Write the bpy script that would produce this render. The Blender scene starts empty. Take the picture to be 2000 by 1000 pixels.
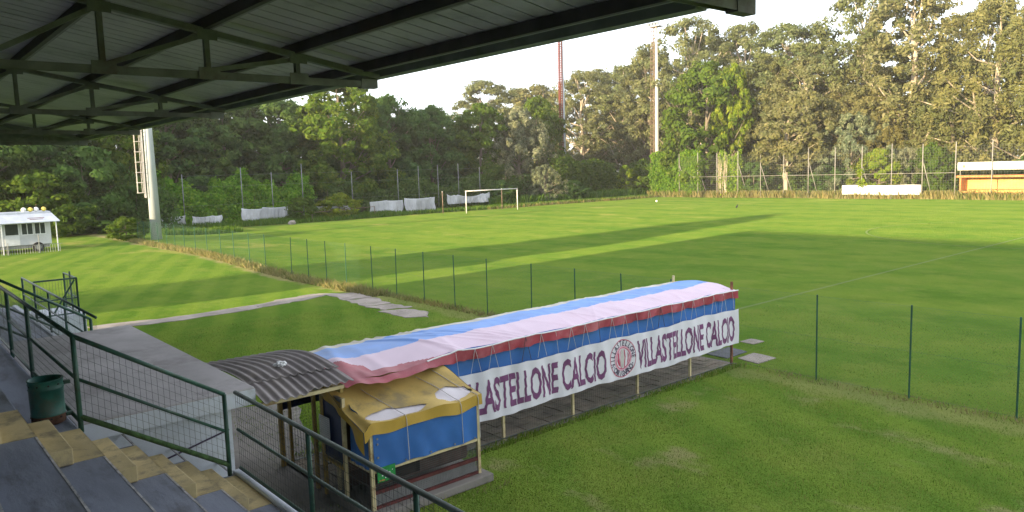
import bpy, bmesh, math, random
import numpy as np
from mathutils import Vector, Matrix
R = math.radians
random.seed(7)
rng = np.random.default_rng(7)
scn = bpy.context.scene
COL = scn.collection

# ------------------------------------------------------------------ camera, sky, sun, exposure
CAM_H = 5.0
cam_d = bpy.data.cameras.new('camera')
cam = bpy.data.objects.new('camera', cam_d)
COL.objects.link(cam)
pi_, ro_, ya_ = R(6.474), R(-1.738), R(40.548)
fw = Vector((-math.cos(ya_) * math.cos(pi_), math.sin(ya_) * math.cos(pi_), -math.sin(pi_)))
rt = fw.cross(Vector((0, 0, 1))).normalized()
up = rt.cross(fw)
r2 = rt * math.cos(ro_) + up * math.sin(ro_)
u2 = up * math.cos(ro_) - rt * math.sin(ro_)
m = Matrix((r2, u2, -fw)).transposed().to_4x4()
m.translation = (0, 0, CAM_H)
cam.matrix_world = m
cam_d.sensor_width = 36
cam_d.lens = 36 * 1478.09 / 2000
cam_d.clip_end = 3000
cam_d.clip_start = 0.05
scn.camera = cam

SUN_EL = R(8.8)
SUN_AZ = R(3.0)            # light drifts this much towards -X while it travels along +Y
SUN_STRENGTH, SKY_STRENGTH, EXPOSURE = 2.75, 0.15, 2.5
w = bpy.data.worlds.new('World')
scn.world = w
w.use_nodes = True
wn = w.node_tree
wn.nodes.clear()
sky = wn.nodes.new('ShaderNodeTexSky')
sky.sky_type = 'NISHITA'
sky.sun_disc = False
sky.sun_elevation = SUN_EL
sky.sun_rotation = math.pi - SUN_AZ
sky.air_density = 1.0
sky.dust_density = 0.35
sky.ozone_density = 2.5
bg = wn.nodes.new('ShaderNodeBackground')
bg.inputs[1].default_value = SKY_STRENGTH
wo = wn.nodes.new('ShaderNodeOutputWorld')
hs = wn.nodes.new('ShaderNodeHueSaturation')      # hazy evening air: paler than a clear sky
hs.inputs['Saturation'].default_value = .42
wn.links.new(sky.outputs[0], hs.inputs['Color'])
dome_fill = wn.nodes.new('ShaderNodeMix')               # even pale colour added over the whole dome, tames the bright horizon
dome_fill.data_type = 'RGBA'
dome_fill.inputs[0].default_value = .62
dome_fill.inputs[7].default_value = (2.0, 2.04, 2.2, 1)
wn.links.new(hs.outputs[0], dome_fill.inputs[6])
wn.links.new(dome_fill.outputs[2], bg.inputs[0])
wn.links.new(bg.outputs[0], wo.inputs[0])
sl = bpy.data.lights.new('sun', 'SUN')
sl.energy = SUN_STRENGTH
sl.angle = R(0.6)
sl.color = (1.0, 0.80, 0.48)
so = bpy.data.objects.new('sun', sl)
COL.objects.link(so)
sd = Vector((-math.sin(SUN_AZ) * math.cos(SUN_EL), math.cos(SUN_AZ) * math.cos(SUN_EL), -math.sin(SUN_EL)))
so.rotation_euler = sd.to_track_quat('-Z', 'Y').to_euler()
so.location = (0, -30, 20)
vs = scn.view_settings
vs.view_transform = 'Standard'
vs.look = 'None'
vs.gamma = 1
vs.exposure = EXPOSURE
vs.use_curve_mapping = False


# ------------------------------------------------------------------ node helper
class NT:
    def __init__(s, name):
        s.m = bpy.data.materials.new(name)
        s.m.use_nodes = True
        s.t = s.m.node_tree
        s.t.nodes.clear()
        s.out = s.t.nodes.new('ShaderNodeOutputMaterial')

    def put(s, sock, v):
        if v is None:
            return
        if isinstance(v, bpy.types.NodeSocket):
            s.t.links.new(v, sock)
        elif isinstance(v, (tuple, list)):
            sock.default_value = tuple(v) + (1,) if sock.type == 'RGBA' and len(v) == 3 else v
        else:
            sock.default_value = v

    def n(s, typ, ins=None, **props):
        k = s.t.nodes.new('ShaderNode' + typ)
        for a, b in props.items():
            setattr(k, a, b)
        for a, b in (ins or {}).items():
            s.put(k.inputs[a], b)
        return k

    def math(s, op, a, b=None, c=None, clamp=False):
        k = s.n('Math', operation=op, use_clamp=clamp)
        for i, v in enumerate((a, b, c)):
            s.put(k.inputs[i], v)
        return k.outputs[0]

    def mix(s, f, a, b, blend='MIX'):
        k = s.n('Mix', data_type='RGBA', blend_type=blend)
        s.put(k.inputs[0], f)
        s.put(k.inputs[6], a)
        s.put(k.inputs[7], b)
        return k.outputs[2]

    def noise(s, scale, detail=3, vec=None, rough=.55, col=False, dist=0):
        k = s.n('TexNoise', {'Scale': scale, 'Detail': detail, 'Roughness': rough, 'Distortion': dist})
        if vec is not None:
            s.put(k.inputs['Vector'], vec)
        return k.outputs[1 if col else 0]

    def step(s, v, lo, hi, a=0., b=1.):
        k = s.n('MapRange', interpolation_type='SMOOTHSTEP')
        for i, x in enumerate((v, lo, hi, a, b)):
            s.put(k.inputs[i], x)
        return k.outputs[0]

    def pos(s):
        return s.n('NewGeometry').outputs['Position']

    def obj(s):
        return s.n('TexCoord').outputs['Object']

    def sep(s, v):
        k = s.n('SeparateXYZ')
        s.put(k.inputs[0], v)
        return k.outputs

    def scl(s, v, x):
        k = s.n('Mapping')
        s.put(k.inputs['Vector'], v)
        k.inputs['Scale'].default_value = x
        return k.outputs[0]

    def bump(s, h, strength=.3, dist=.02):
        k = s.n('Bump', {'Strength': strength, 'Distance': dist, 'Height': h})
        return k.outputs[0]

    def pbr(s, col, rough=.6, metal=0., normal=None, spec=.5, **kw):
        k = s.n('BsdfPrincipled', {'Base Color': col, 'Roughness': rough, 'Metallic': metal, 'Specular IOR Level': spec})
        if normal is not None:
            s.put(k.inputs['Normal'], normal)
        for a, b in kw.items():
            s.put(k.inputs[a], b)
        s.t.links.new(k.outputs[0], s.out.inputs[0])
        return k


MATS = {}


def simple(name, col, rough=.6, var=.25, scale=3., metal=0., bump=.15, bscale=None, dirt=None, dirt_amt=.5, dscale=1.2, spec=.4, stretch=None):
    """painted / plain surface with colour variation, grime and fine relief"""
    t = NT(name)
    p = t.pos()
    if stretch:
        p = t.scl(p, stretch)
    a = t.noise(scale, 5, p)
    lo = tuple(c * (1 - var) for c in col)
    hi = tuple(min(1, c * (1 + var)) for c in col)
    c = t.mix(t.step(a, .3, .7), lo, hi)
    if dirt:
        d = t.noise(dscale, 8, p, .7)
        c = t.mix(t.math('MULTIPLY', t.step(d, .48, .68), dirt_amt), c, dirt)
    nb = t.bump(t.noise(bscale or scale * 8, 4, p), bump, .01) if bump else None
    t.pbr(c, rough, metal, nb, spec)
    MATS[name] = t.m
    return t.m


# ------------------------------------------------------------------ mesh helper
class MB:
    def __init__(s):
        s.v, s.f, s.mi = [], [], []

    def add(s, verts, faces, mi=0):
        o = len(s.v)
        s.v += [tuple(q) for q in verts]
        s.f += [tuple(i + o for i in q) for q in faces]
        s.mi += [mi] * len(faces)
        return s

    def box(s, a, b, mi=0):
        (x0, y0, z0), (x1, y1, z1) = a, b
        v = [(x0, y0, z0), (x1, y0, z0), (x1, y1, z0), (x0, y1, z0), (x0, y0, z1), (x1, y0, z1), (x1, y1, z1), (x0, y1, z1)]
        return s.add(v, [(0, 3, 2, 1), (4, 5, 6, 7), (0, 1, 5, 4), (1, 2, 6, 5), (2, 3, 7, 6), (3, 0, 4, 7)], mi)

    def beam(s, p, q, wd, ht, mi=0, upv=(0, 0, 1)):
        """rectangular bar from p to q, wd wide and ht high"""
        p, q = Vector(p), Vector(q)
        d = (q - p).normalized()
        sd_ = d.cross(Vector(upv))
        if sd_.length < 1e-4:
            sd_ = d.cross(Vector((1, 0, 0)))
        sd_.normalize()
        u = sd_.cross(d)
        v = []
        for e in (p, q):
            for a, b in ((-1, -1), (1, -1), (1, 1), (-1, 1)):
                v.append(e + sd_ * a * wd / 2 + u * b * ht / 2)
        return s.add(v, [(3, 2, 1, 0), (4, 5, 6, 7), (0, 1, 5, 4), (1, 2, 6, 5), (2, 3, 7, 6), (3, 0, 4, 7)], mi)

    def tube(s, pts, rad, n=8, mi=0, cap=True):
        pts = [Vector(p) for p in pts]
        rad = rad if isinstance(rad, (list, tuple)) else [rad] * len(pts)
        o = len(s.v)
        prev = None
        for i, p in enumerate(pts):
            d = (pts[min(i + 1, len(pts) - 1)] - pts[max(i - 1, 0)]).normalized()
            a = prev if prev is not None else (Vector((0, 0, 1)) if abs(d.z) < .9 else Vector((1, 0, 0)))
            a = (a - d * a.dot(d)).normalized()
            prev = a
            b = d.cross(a)
            for k in range(n):
                t = 2 * math.pi * k / n
                s.v.append(tuple(p + (a * math.cos(t) + b * math.sin(t)) * rad[i]))
        for i in range(len(pts) - 1):
            for k in range(n):
                k2 = (k + 1) % n
                s.f.append((o + i * n + k, o + i * n + k2, o + (i + 1) * n + k2, o + (i + 1) * n + k))
                s.mi.append(mi)
        if cap:
            s.f.append(tuple(o + k for k in reversed(range(n))))
            s.f.append(tuple(o + (len(pts) - 1) * n + k for k in range(n)))
            s.mi += [mi, mi]
        return s

    def grid(s, fn, nu, nv, mi=0, keep=None, mif=None):
        """surface fn(u,v) with u,v in 0..1"""
        o = len(s.v)
        for j in range(nv + 1):
            for i in range(nu + 1):
                s.v.append(tuple(fn(i / nu, j / nv)))
        for j in range(nv):
            for i in range(nu):
                if keep and not keep((i + .5) / nu, (j + .5) / nv):
                    continue
                a = o + j * (nu + 1) + i
                s.f.append((a, a + 1, a + nu + 2, a + nu + 1))
                s.mi.append(mif((i + .5) / nu, (j + .5) / nv) if mif else mi)
        return s

    def wires(s, p00, p10, p01, p11, nu, nv, r, mi=0):
        """straight wires across a four-cornered field, both ways"""
        p00, p10, p01, p11 = map(Vector, (p00, p10, p01, p11))
        L = lambda a, b, t: a + (b - a) * t
        for i in range(nu + 1):
            s.tube([L(p00, p10, i / nu), L(p01, p11, i / nu)], r, 3, mi, False)
        for j in range(nv + 1):
            s.tube([L(p00, p01, j / nv), L(p10, p11, j / nv)], r, 3, mi, False)
        return s

    def mesh(s, name, mats):
        me = bpy.data.meshes.new(name)
        me.from_pydata(s.v, [], s.f)
        for q in (mats if isinstance(mats, (list, tuple)) else [mats]):
            me.materials.append(q)
        me.polygons.foreach_set('material_index', s.mi)
        me.update()
        return me

    def build(s, name, mats, parent=None, smooth=False, bevel=0, solid=0, kind=None):
        me = s.mesh(name, mats)
        if smooth:
            me.polygons.foreach_set('use_smooth', [True] * len(me.polygons))
        o = bpy.data.objects.new(name, me)
        COL.objects.link(o)
        if parent:
            o.parent = parent
            o.matrix_parent_inverse = Matrix.Translation(-WORLD(parent))
        if solid:
            md = o.modifiers.new('s', 'SOLIDIFY')
            md.thickness = solid
        if bevel:
            md = o.modifiers.new('b', 'BEVEL')
            md.width = bevel
            md.segments = 2
            md.limit_method = 'ANGLE'
        if kind:
            o['kind'] = kind
        return o


def WORLD(o):
    v = Vector((0, 0, 0))
    while o:
        v = v + o.location + o.matrix_parent_inverse.translation
        o = o.parent
    return v


def tag(o, label=None, cat=None, group=None, kind=None):
    for k, v in (('label', label), ('category', cat), ('group', group), ('kind', kind)):
        if v:
            o[k] = v
    return o


def thing(name, label, cat, loc=(0, 0, 0), group=None):
    o = bpy.data.objects.new(name, None)
    o.empty_display_size = .2
    o.location = loc
    COL.objects.link(o)
    return tag(o, label, cat, group)


def inst(me, name, parent, loc=(0, 0, 0), rot=(0, 0, 0), scale=(1, 1, 1)):
    """shared-mesh piece placed in world coordinates"""
    o = bpy.data.objects.new(name, me)
    COL.objects.link(o)
    if parent:
        o.parent = parent
        o.matrix_parent_inverse = Matrix.Translation(-WORLD(parent))
    o.location = loc
    o.rotation_euler = rot
    o.scale = scale
    return o


def sstep(x, a, b):
    t = max(0, min(1, (x - a) / (b - a)))
    return t * t * (3 - 2 * t)


def ground_z(x, y):
    return .35 * sstep(-x, 33, 50) * (1 - sstep(y, 17.5, 24)) + .02 * math.sin(x * .31) * math.sin(y * .27) * sstep(-x, 14, 30)


# ------------------------------------------------------------------ materials
def grass_material(name='grass', tint=None, amt=0.):
    t = NT(name)
    p = t.pos()
    x, y, z = t.sep(p)
    big = t.noise(.09, 4, p)
    mid = t.noise(.7, 5, p, .6)
    fine = t.noise(6, 8, p, .8)
    vf = t.noise(70, 2, p)
    c = t.mix(t.step(big, .35, .65), (.132, .238, .036), (.175, .275, .042))
    c = t.mix(t.math('MULTIPLY', t.step(mid, .42, .72), .5), c, (.27, .315, .07))
    c = t.mix(t.math('MULTIPLY', t.step(fine, .45, .75), .5), c, (.075, .160, .024))
    pat = t.noise(.35, 6, t.scl(p, (1, 1.3, 1)), .65)
    c = t.mix(t.math('MULTIPLY', t.step(pat, .46, .66), .55), c, (.085, .185, .024))
    # mowing lanes
    u = t.math('ADD', t.math('MULTIPLY', x, .42), t.math('MULTIPLY', y, .9))
    wv = t.math('SINE', t.math('ADD', t.math('MULTIPLY', u, 4.2), t.math('MULTIPLY', mid, 2.0)))
    left = t.step(y, 17.2, 15.8)
    c = t.mix(t.math('MULTIPLY', t.math('MULTIPLY', t.step(wv, -.5, .8), left), .35), c, (.25, .34, .055))
    wp = t.math('SINE', t.math('ADD', t.math('MULTIPLY', y, 1.15), t.math('MULTIPLY', big, 3.)))
    c = t.mix(t.math('MULTIPLY', t.math('MULTIPLY', t.step(wp, -.6, .7), t.math('SUBTRACT', 1., left)), .22), c, (.26, .325, .055))
    # straw strip where the mower cannot reach, along the fence
    d = t.math('ABSOLUTE', t.math('SUBTRACT', y, 15.75))
    dn = t.math('ADD', d, t.math('MULTIPLY', t.math('SUBTRACT', t.noise(.6, 6, p, .7), .5), 2.4))
    strip = t.math('MULTIPLY', t.step(dn, .75, .15), t.step(x, -24, -33, .45, 1.))
    c = t.mix(t.math('MULTIPLY', strip, .85), c, (.36, .31, .15))
    # bare, trodden patches on the lawn by the stand
    pn = t.noise(.55, 7, t.scl(p, (1, 1.5, 1)), .62)
    lawn = t.math('MULTIPLY', t.step(y, 15.9, 15.0), t.step(x, -10.6, -9.6))
    c = t.mix(t.math('MULTIPLY', t.math('MULTIPLY', t.step(pn, .545, .70), lawn), .70), c, (.36, .32, .16))
    pn2 = t.noise(.16, 7, t.scl(p, (1, 1.8, 1)), .6)
    c = t.mix(t.math('MULTIPLY', t.math('MULTIPLY', t.step(pn2, .56, .68), t.step(x, -38, -46)), .55), c, (.40, .36, .11))
    # rough soil and leaf litter beyond the mown ground
    out = t.math('MAXIMUM', t.step(t.math('ADD', x, t.math('MULTIPLY', mid, 3.)), -74.6, -76.), t.step(y, 96.6, 97.3))
    c = t.mix(out, c, t.mix(fine, (.06, .08, .025), (.20, .15, .07)))
    if tint:
        c = t.mix(amt, c, tint)
    # blades stand upright: micro normals lean every way
    nz = t.noise(55, 2, p, .6, col=True)
    vm = t.n('VectorMath', operation='SUBTRACT')
    t.put(vm.inputs[0], nz)
    vm.inputs[1].default_value = (.5, .5, .5)
    vs_ = t.n('VectorMath', operation='MULTIPLY')
    t.put(vs_.inputs[0], vm.outputs[0])
    vs_.inputs[1].default_value = (4.5, 4.5, 1.)
    va = t.n('VectorMath', operation='ADD')
    t.put(va.inputs[0], vs_.outputs[0])
    va.inputs[1].default_value = (0, 0, .42)
    vn = t.n('VectorMath', operation='NORMALIZE')
    t.put(vn.inputs[0], va.outputs[0])
    df = t.n('BsdfDiffuse', {'Color': c, 'Roughness': .9})
    t.put(df.inputs['Normal'], vn.outputs[0])
    t.t.links.new(df.outputs[0], t.out.inputs[0])
    return t.m


def leaf_material(name, cols, trans=.35, gloss=.0):
    t = NT(name)
    g = t.n('NewGeometry').outputs['Random Per Island']
    k = t.n('ValToRGB')
    t.put(k.inputs[0], g)
    e = k.color_ramp.elements
    e[0].position, e[1].position = 0, 1
    e[0].color, e[1].color = (*cols[0], 1), (*cols[-1], 1)
    for i, c in enumerate(cols[1:-1]):
        q = e.new((i + 1) / (len(cols) - 1))
        q.color = (*c, 1)
    nz = t.noise(.35, 3, t.pos())
    c = t.mix(t.math('MULTIPLY', t.step(nz, .35, .7), .45), k.outputs[0], t.mix(1., k.outputs[0], (1.35, 1.15, .75), 'MULTIPLY'))
    orr = t.n('ObjectInfo').outputs['Random']
    c = t.mix(1., c, t.mix(orr, (.84, .93, .86), (1.22, 1.10, 1.04)), 'MULTIPLY')
    a = t.n('BsdfDiffuse', {'Color': c})
    b = t.n('BsdfTranslucent', {'Color': c})
    mx = t.n('MixShader', {0: trans})
    t.t.links.new(a.outputs[0], mx.inputs[1])
    t.t.links.new(b.outputs[0], mx.inputs[2])
    t.t.links.new(mx.outputs[0], t.out.inputs[0])
    MATS[name] = t.m
    return t.m


M_GRASS = grass_material()
M_BLADE = leaf_material('grass_blade', [(.07, .15, .02), (.11, .21, .03), (.17, .25, .05), (.26, .26, .11)], .3)
M_STRAW = leaf_material('straw_grass', [(.11, .15, .04), (.20, .19, .08), (.30, .26, .13), (.28, .22, .11)], .3)
M_WEED = leaf_material('weed_leaf', [(.04, .10, .015), (.08, .16, .025), (.13, .20, .04)], .35)
M_DARK = leaf_material('leaf_dark', [(.048, .098, .030), (.066, .128, .038), (.085, .155, .046), (.11, .182, .058)], .45)
M_MIDG = leaf_material('leaf_mid', [(.045, .090, .016), (.062, .120, .02), (.085, .145, .026), (.11, .165, .035)], .45)
M_LIND = leaf_material('leaf_linden', [(.055, .11, .018), (.08, .145, .022), (.11, .175, .028), (.15, .20, .04)], .45)
M_CREEP = leaf_material('leaf_creeper', [(.075, .18, .018), (.11, .25, .024), (.15, .30, .03), (.19, .32, .045)], .4)
M_LIME = leaf_material('leaf_lime', [(.08, .14, .015), (.13, .20, .02), (.19, .25, .03), (.25, .27, .05)], .4)
M_SILV = leaf_material('leaf_silver', [(.06, .085, .05), (.10, .13, .085), (.16, .19, .13), (.22, .24, .17)], .3)
M_GOLD = leaf_material('leaf_olive', [(.088, .108, .050), (.122, .145, .066), (.168, .186, .092), (.235, .245, .145)], .45)
M_WILL = leaf_material('leaf_willow', [(.10, .115, .050), (.14, .152, .064), (.18, .188, .082), (.225, .225, .11)], .45)
M_IVY = leaf_material('leaf_ivy', [(.06, .13, .014), (.095, .19, .02), (.14, .24, .026), (.18, .26, .04)], .4)
M_BARK = simple('bark_grey', (.17, .14, .105), .9, .4, 2, bump=.6, bscale=8, stretch=(1, 1, .2))
M_PALEB = simple('bark_pale', (.40, .33, .25), .9, .35, 2, bump=.5, bscale=8, dirt=(.12, .09, .06), stretch=(1, 1, .3))

M_CONC = simple('concrete_slab', (.42, .40, .40), .9, .18, .7, bump=.25, bscale=30, dirt=(.22, .205, .20), dirt_amt=.6, dscale=1.)
M_APRON = simple('concrete_apron', (.19, .175, .155), .95, .25, .9, bump=.3, bscale=25, dirt=(.10, .10, .07), dirt_amt=.7, dscale=1.4)
M_PATH = simple('concrete_path', (.27, .235, .205), .95, .2, 1.1, bump=.3, bscale=22, dirt=(.14, .12, .09), dirt_amt=.6)
M_PAVER = simple('paver', (.20, .165, .12), .95, .35, 2.2, bump=.5, bscale=30, dirt=(.09, .10, .05), dirt_amt=.6, dscale=2.)
M_WALL = simple('wall_paint', (.62, .66, .72), .85, .08, .8, bump=.15, bscale=18, dirt=(.36, .37, .36), dirt_amt=.6, dscale=1.6)
M_TIER = simple('tier_paint', (.225, .25, .315), .62, .25, 1.4, bump=.3, bscale=26, dirt=(.125, .13, .15), dirt_amt=.9, dscale=2.4, stretch=(.35, 1, 1))
M_EDGE = simple('tier_edge', (.48, .47, .46), .85, .25, 7, bump=.3, dirt=(.14, .15, .18), dirt_amt=.95, dscale=8)
M_YELS = simple('yellow_step_paint', (.56, .455, .235), .75, .18, 1.6, bump=.3, bscale=26, dirt=(.24, .205, .14), dirt_amt=.9, dscale=3.4)
M_RAIL = simple('green_rail_paint', (.030, .085, .060), .45, .3, 6, bump=.12, dirt=(.075, .075, .055), dirt_amt=.45, dscale=5)
M_MOSS = simple('mossy_rail', (.05, .10, .035), .95, .4, 14, bump=.6, dirt=(.03, .06, .03))
M_WIRE = simple('mesh_wire', (.10, .115, .105), .5, .2, 6, metal=.4, bump=0)
M_FWIRE = simple('fence_wire', (.055, .12, .075), .5, .2, 6, bump=0)
M_FPOST = simple('fence_post_paint', (.022, .085, .05), .5, .25, 4, bump=.1)
M_STEEL = simple('truss_paint', (.17, .18, .145), .7, .25, 3, bump=.2, dirt=(.10, .06, .03), dirt_amt=.5, dscale=2.)
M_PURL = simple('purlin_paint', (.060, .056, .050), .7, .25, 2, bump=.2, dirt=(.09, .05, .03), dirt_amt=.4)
M_PURLL = simple('purlin_lip', (.20, .20, .19), .6, .2, 3, bump=.1)
M_ROOF = simple('roof_sheet', (.42, .405, .405), .55, .12, .8, bump=.05, metal=.1, dirt=(.13, .125, .115), dirt_amt=.5, dscale=.9)
M_GUTT = simple('gutter', (.17, .19, .15), .6, .2, 2, bump=.1, dirt=(.10, .14, .06), dirt_amt=.8, dscale=1.5)
M_BIN = simple('bin_green', (.012, .095, .075), .45, .25, 5, bump=.1, dirt=(.10, .05, .03), dirt_amt=.35, dscale=4)
M_BINR = simple('bin_rust', (.10, .05, .03), .9, .35, 8, bump=.3)
M_CREAM = simple('cream_post', (.56, .47, .26), .6, .15, 5, bump=.15, dirt=(.24, .13, .06), dirt_amt=.8, dscale=4)
M_YPOST = simple('ochre_post', (.36, .25, .065), .65, .25, 5, bump=.2, dirt=(.09, .05, .03), dirt_amt=.8, dscale=5)
M_RUST = simple('rusty_post', (.21, .09, .045), .85, .35, 8, bump=.3)
M_MAROON = simple('maroon_rail', (.10, .025, .022), .6, .3, 6, bump=.2)
M_CORR = simple('fibre_cement', (.27, .245, .24), .95, .25, 1.6, bump=.4, bscale=35, dirt=(.36, .32, .28), dirt_amt=.5, dscale=2.5)
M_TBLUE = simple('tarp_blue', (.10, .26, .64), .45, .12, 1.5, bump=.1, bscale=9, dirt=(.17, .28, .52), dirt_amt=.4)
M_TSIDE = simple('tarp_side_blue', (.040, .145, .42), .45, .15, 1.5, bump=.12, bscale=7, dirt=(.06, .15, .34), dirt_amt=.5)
M_TLILAC = simple('tarp_lilac', (.60, .47, .56), .5, .06, 1.2, bump=.08, bscale=8, dirt=(.57, .40, .48), dirt_amt=.5, dscale=.8)
M_TRED = simple('tarp_red', (.32, .045, .065), .5, .2, 2, bump=.15, bscale=8, dirt=(.47, .17, .18), dirt_amt=.5)
M_TCREAM = simple('tarp_hem', (.52, .50, .42), .7, .15, 3, bump=.2)
M_NAVY = simple('tarp_navy', (.010, .022, .075), .5, .2, 2, bump=.1)
M_YTARP = simple('tarp_yellow', (.50, .32, .045), .55, .15, 1.5, bump=.15, bscale=9, dirt=(.27, .175, .05), dirt_amt=.5, dscale=1.5)
M_YROOF = simple('tarp_yellow_faded', (.50, .36, .105), .7, .18, 1.4, bump=.2, bscale=10, dirt=(.17, .145, .09), dirt_amt=.75, dscale=1.1)
M_WSHEET = simple('white_sheet', (.68, .64, .66), .6, .06, 2, bump=.1, dirt=(.5, .45, .45), dirt_amt=.4)
M_CORD = simple('cord', (.55, .53, .52), .8, .1, 5, bump=0)
M_CORDD = simple('cord_dark', (.08, .07, .08), .8, .1, 5, bump=0)
M_BAN = simple('banner_cloth', (.66, .65, .69), .7, .05, 1.5, bump=.1, bscale=10, dirt=(.57, .56, .60), dirt_amt=.5)
M_PURPLE = simple('print_purple', (.155, .050, .135), .7, .18, 3, bump=0, dirt=(.21, .10, .19), dirt_amt=.5, dscale=4)
M_CRIM = simple('print_crimson', (.44, .055, .12), .7, .15, 4, bump=0)
M_PRED = simple('print_pink', (.62, .33, .40), .7, .15, 4, bump=0)
M_PGREY = simple('print_grey', (.45, .44, .40), .7, .15, 6, bump=0)
M_INK = simple('print_ink', (.06, .04, .08), .7, .1, 4, bump=0)
M_BROWN = simple('brown_board', (.085, .045, .032), .7, .3, 4, bump=.2)
M_SGREEN = simple('sign_green', (.025, .24, .055), .5, .2, 9, bump=0)
M_SWHITE = simple('white_plain', (.70, .71, .72), .6, .08, 3, bump=.05)
M_POLE = simple('galvanised_pole', (.40, .43, .46), .5, .1, 2, metal=.15, bump=.05, stretch=(1, 1, .2))
M_POLEW = simple('pole_pale', (.42, .40, .38), .6, .12, 2, bump=.05, dirt=(.42, .33, .26), stretch=(1, 1, .2))
M_LADR = simple('ladder_red', (.15, .032, .022), .7, .3, 3, bump=.1)
M_LADB = simple('ladder_rust', (.16, .11, .08), .7, .3, 3, bump=.1)
M_FAR = simple('far_post', (.24, .225, .20), .7, .2, 1.5, bump=0)
M_NET = simple('net_wire', (.10, .11, .09), .8, .2, 2, bump=0)
M_GOAL = simple('goal_paint', (.68, .66, .64), .5, .1, 3, bump=0, dirt=(.36, .20, .14), dirt_amt=.6, dscale=2)
M_TARPW = simple('tarp_white_dirty', (.44, .455, .47), .75, .12, .8, bump=.2, bscale=5, dirt=(.36, .37, .36), dirt_amt=.6, dscale=.9)
M_BANW = simple('far_banner', (.74, .71, .68), .7, .05, .6, bump=0, dirt=(.68, .58, .53), dirt_amt=.6)
M_OCHRE = simple('ochre_wall', (.62, .44, .13), .8, .1, .8, bump=.1, dirt=(.55, .34, .10), dirt_amt=.5)
M_ORANGE = simple('orange_paint', (.50, .17, .045), .6, .2, 2, bump=.05)
M_TRAIL = simple('caravan_panel', (.53, .54, .55), .6, .08, 1., bump=.05, dirt=(.42, .42, .41), dirt_amt=.5)
M_TRROOF = simple('caravan_roof', (.43, .47, .54), .45, .1, 2, metal=.2, bump=.05)
M_GLASS = simple('dark_glass', (.035, .045, .045), .08, .3, 2, bump=0, spec=.6)
M_TYRE = simple('tyre', (.02, .02, .02), .85, .2, 5, bump=.2)
M_METALG = simple('grey_metal', (.22, .23, .23), .5, .2, 4, metal=.4, bump=.1)
M_YBALL = simple('yellow_ball', (.60, .50, .10), .5, .15, 6, bump=.05)
M_BLACK = simple('black_feather', (.02, .02, .022), .6, .3, 20, bump=.2)
M_LINE = simple('field_line', (.115, .165, .055), .9, .35, 3, bump=0, dirt=(.085, .145, .025), dirt_amt=.9, dscale=2.)
M_LPAN = simple('lower_panel_grey', (.21, .21, .205), .7, .15, 5, bump=0)
M_DCOVER = simple('dark_cover', (.075, .08, .09), .8, .2, 4, bump=.2)
M_HOUSE = simple('render_wall', (.48, .42, .33), .9, .1, 1, bump=.2, bscale=20)
M_RTILE = simple('roof_tile', (.30, .12, .07), .9, .3, 3, bump=.4)

# ------------------------------------------------------------------ ground
def make_ground():
    xs = np.concatenate([[-380, -300, -250, -200, -150, -120], np.arange(-100, 30.1, 1.5), [50, 90, 140]])
    ys = np.concatenate([[-120, -90, -70, -50, -40], np.arange(-30, 110.1, 1.5), [125, 150, 200, 260, 320]])
    b = MB()
    nx, ny = len(xs), len(ys)
    for y in ys:
        for x in xs:
            b.v.append((x, y, ground_z(x, y)))
    for j in range(ny - 1):
        for i in range(nx - 1):
            a = j * nx + i
            b.f.append((a, a + 1, a + nx + 1, a + nx))
            b.mi.append(0)
    return b.build('ground', M_GRASS, smooth=True, kind='structure')


make_ground()
M_LINE = grass_material('worn_chalk_grass', (.30, .33, .20), .35)
b = MB().box((-14.57, 17.0, .004), (-14.43, 96, .010))
b.build('field_line', M_LINE, kind='structure')
b = MB()
for k in range(96):
    a0, a1 = 2 * math.pi * k / 96, 2 * math.pi * (k + 1) / 96
    b.add([(-14.5 + r_ * math.cos(a), 56.5 + r_ * math.sin(a), .016) for r_, a in ((9.9, a0), (10.03, a0), (10.03, a1), (9.9, a1))], [(0, 1, 2, 3)])
b.build('field_line', M_LINE, kind='structure')


def blob(b, pts, z, mi=0, zf=None):
    """flat irregular patch from an outline, with a thin edge"""
    n = len(pts)
    top = [(x, y, (zf(x, y) if zf else 0) + z) for x, y in pts]
    bot = [(x, y, (zf(x, y) if zf else 0) - .05) for x, y in pts]
    b.add(top + bot, [tuple(range(n))] + [(i, i + n, (i + 1) % n + n, (i + 1) % n) for i in range(n)], mi)


def ragged(pts, amp, n=6, seed=1):
    rr = random.Random(seed)
    out = []
    for i, (x, y) in enumerate(pts):
        x2, y2 = pts[(i + 1) % len(pts)]
        for k in range(n):
            t = k / n
            a = amp if k else amp * .3
            out.append((x + (x2 - x) * t + rr.uniform(-a, a), y + (y2 - y) * t + rr.uniform(-a, a)))
    return out


path = bpy.data.objects.new('concrete_path', None)
COL.objects.link(path)
tag(path, kind='structure')
for k, q in enumerate([
        [(-28.6, 5.6), (-28.1, 8.4), (-28.3, 11.4), (-29.1, 11.4), (-29.0, 8.4), (-29.5, 5.6)],
        [(-28.35, 11.43), (-28.5, 13.2), (-29.0, 14.5), (-29.7, 14.3), (-29.6, 12.8), (-29.1, 11.43)],
        [(-29.7, 14.4), (-28.9, 14.5), (-27.2, 14.35), (-26.9, 15.45), (-28.4, 15.6)],
        [(-27.1, 14.35), (-25.3, 14.2), (-25.0, 15.2), (-26.8, 15.45)],
        [(-25.2, 14.15), (-24.0, 14.3), (-23.7, 15.3), (-24.9, 15.2)],
        [(-23.9, 13.9), (-22.2, 14.0), (-21.6, 14.6), (-22.4, 15.1), (-23.6, 14.9)]]):
    b = MB()
    blob(b, ragged(q, .11, 5, k), .02, zf=ground_z)
    b.build('slab', M_PATH, path)
b = MB()
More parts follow.
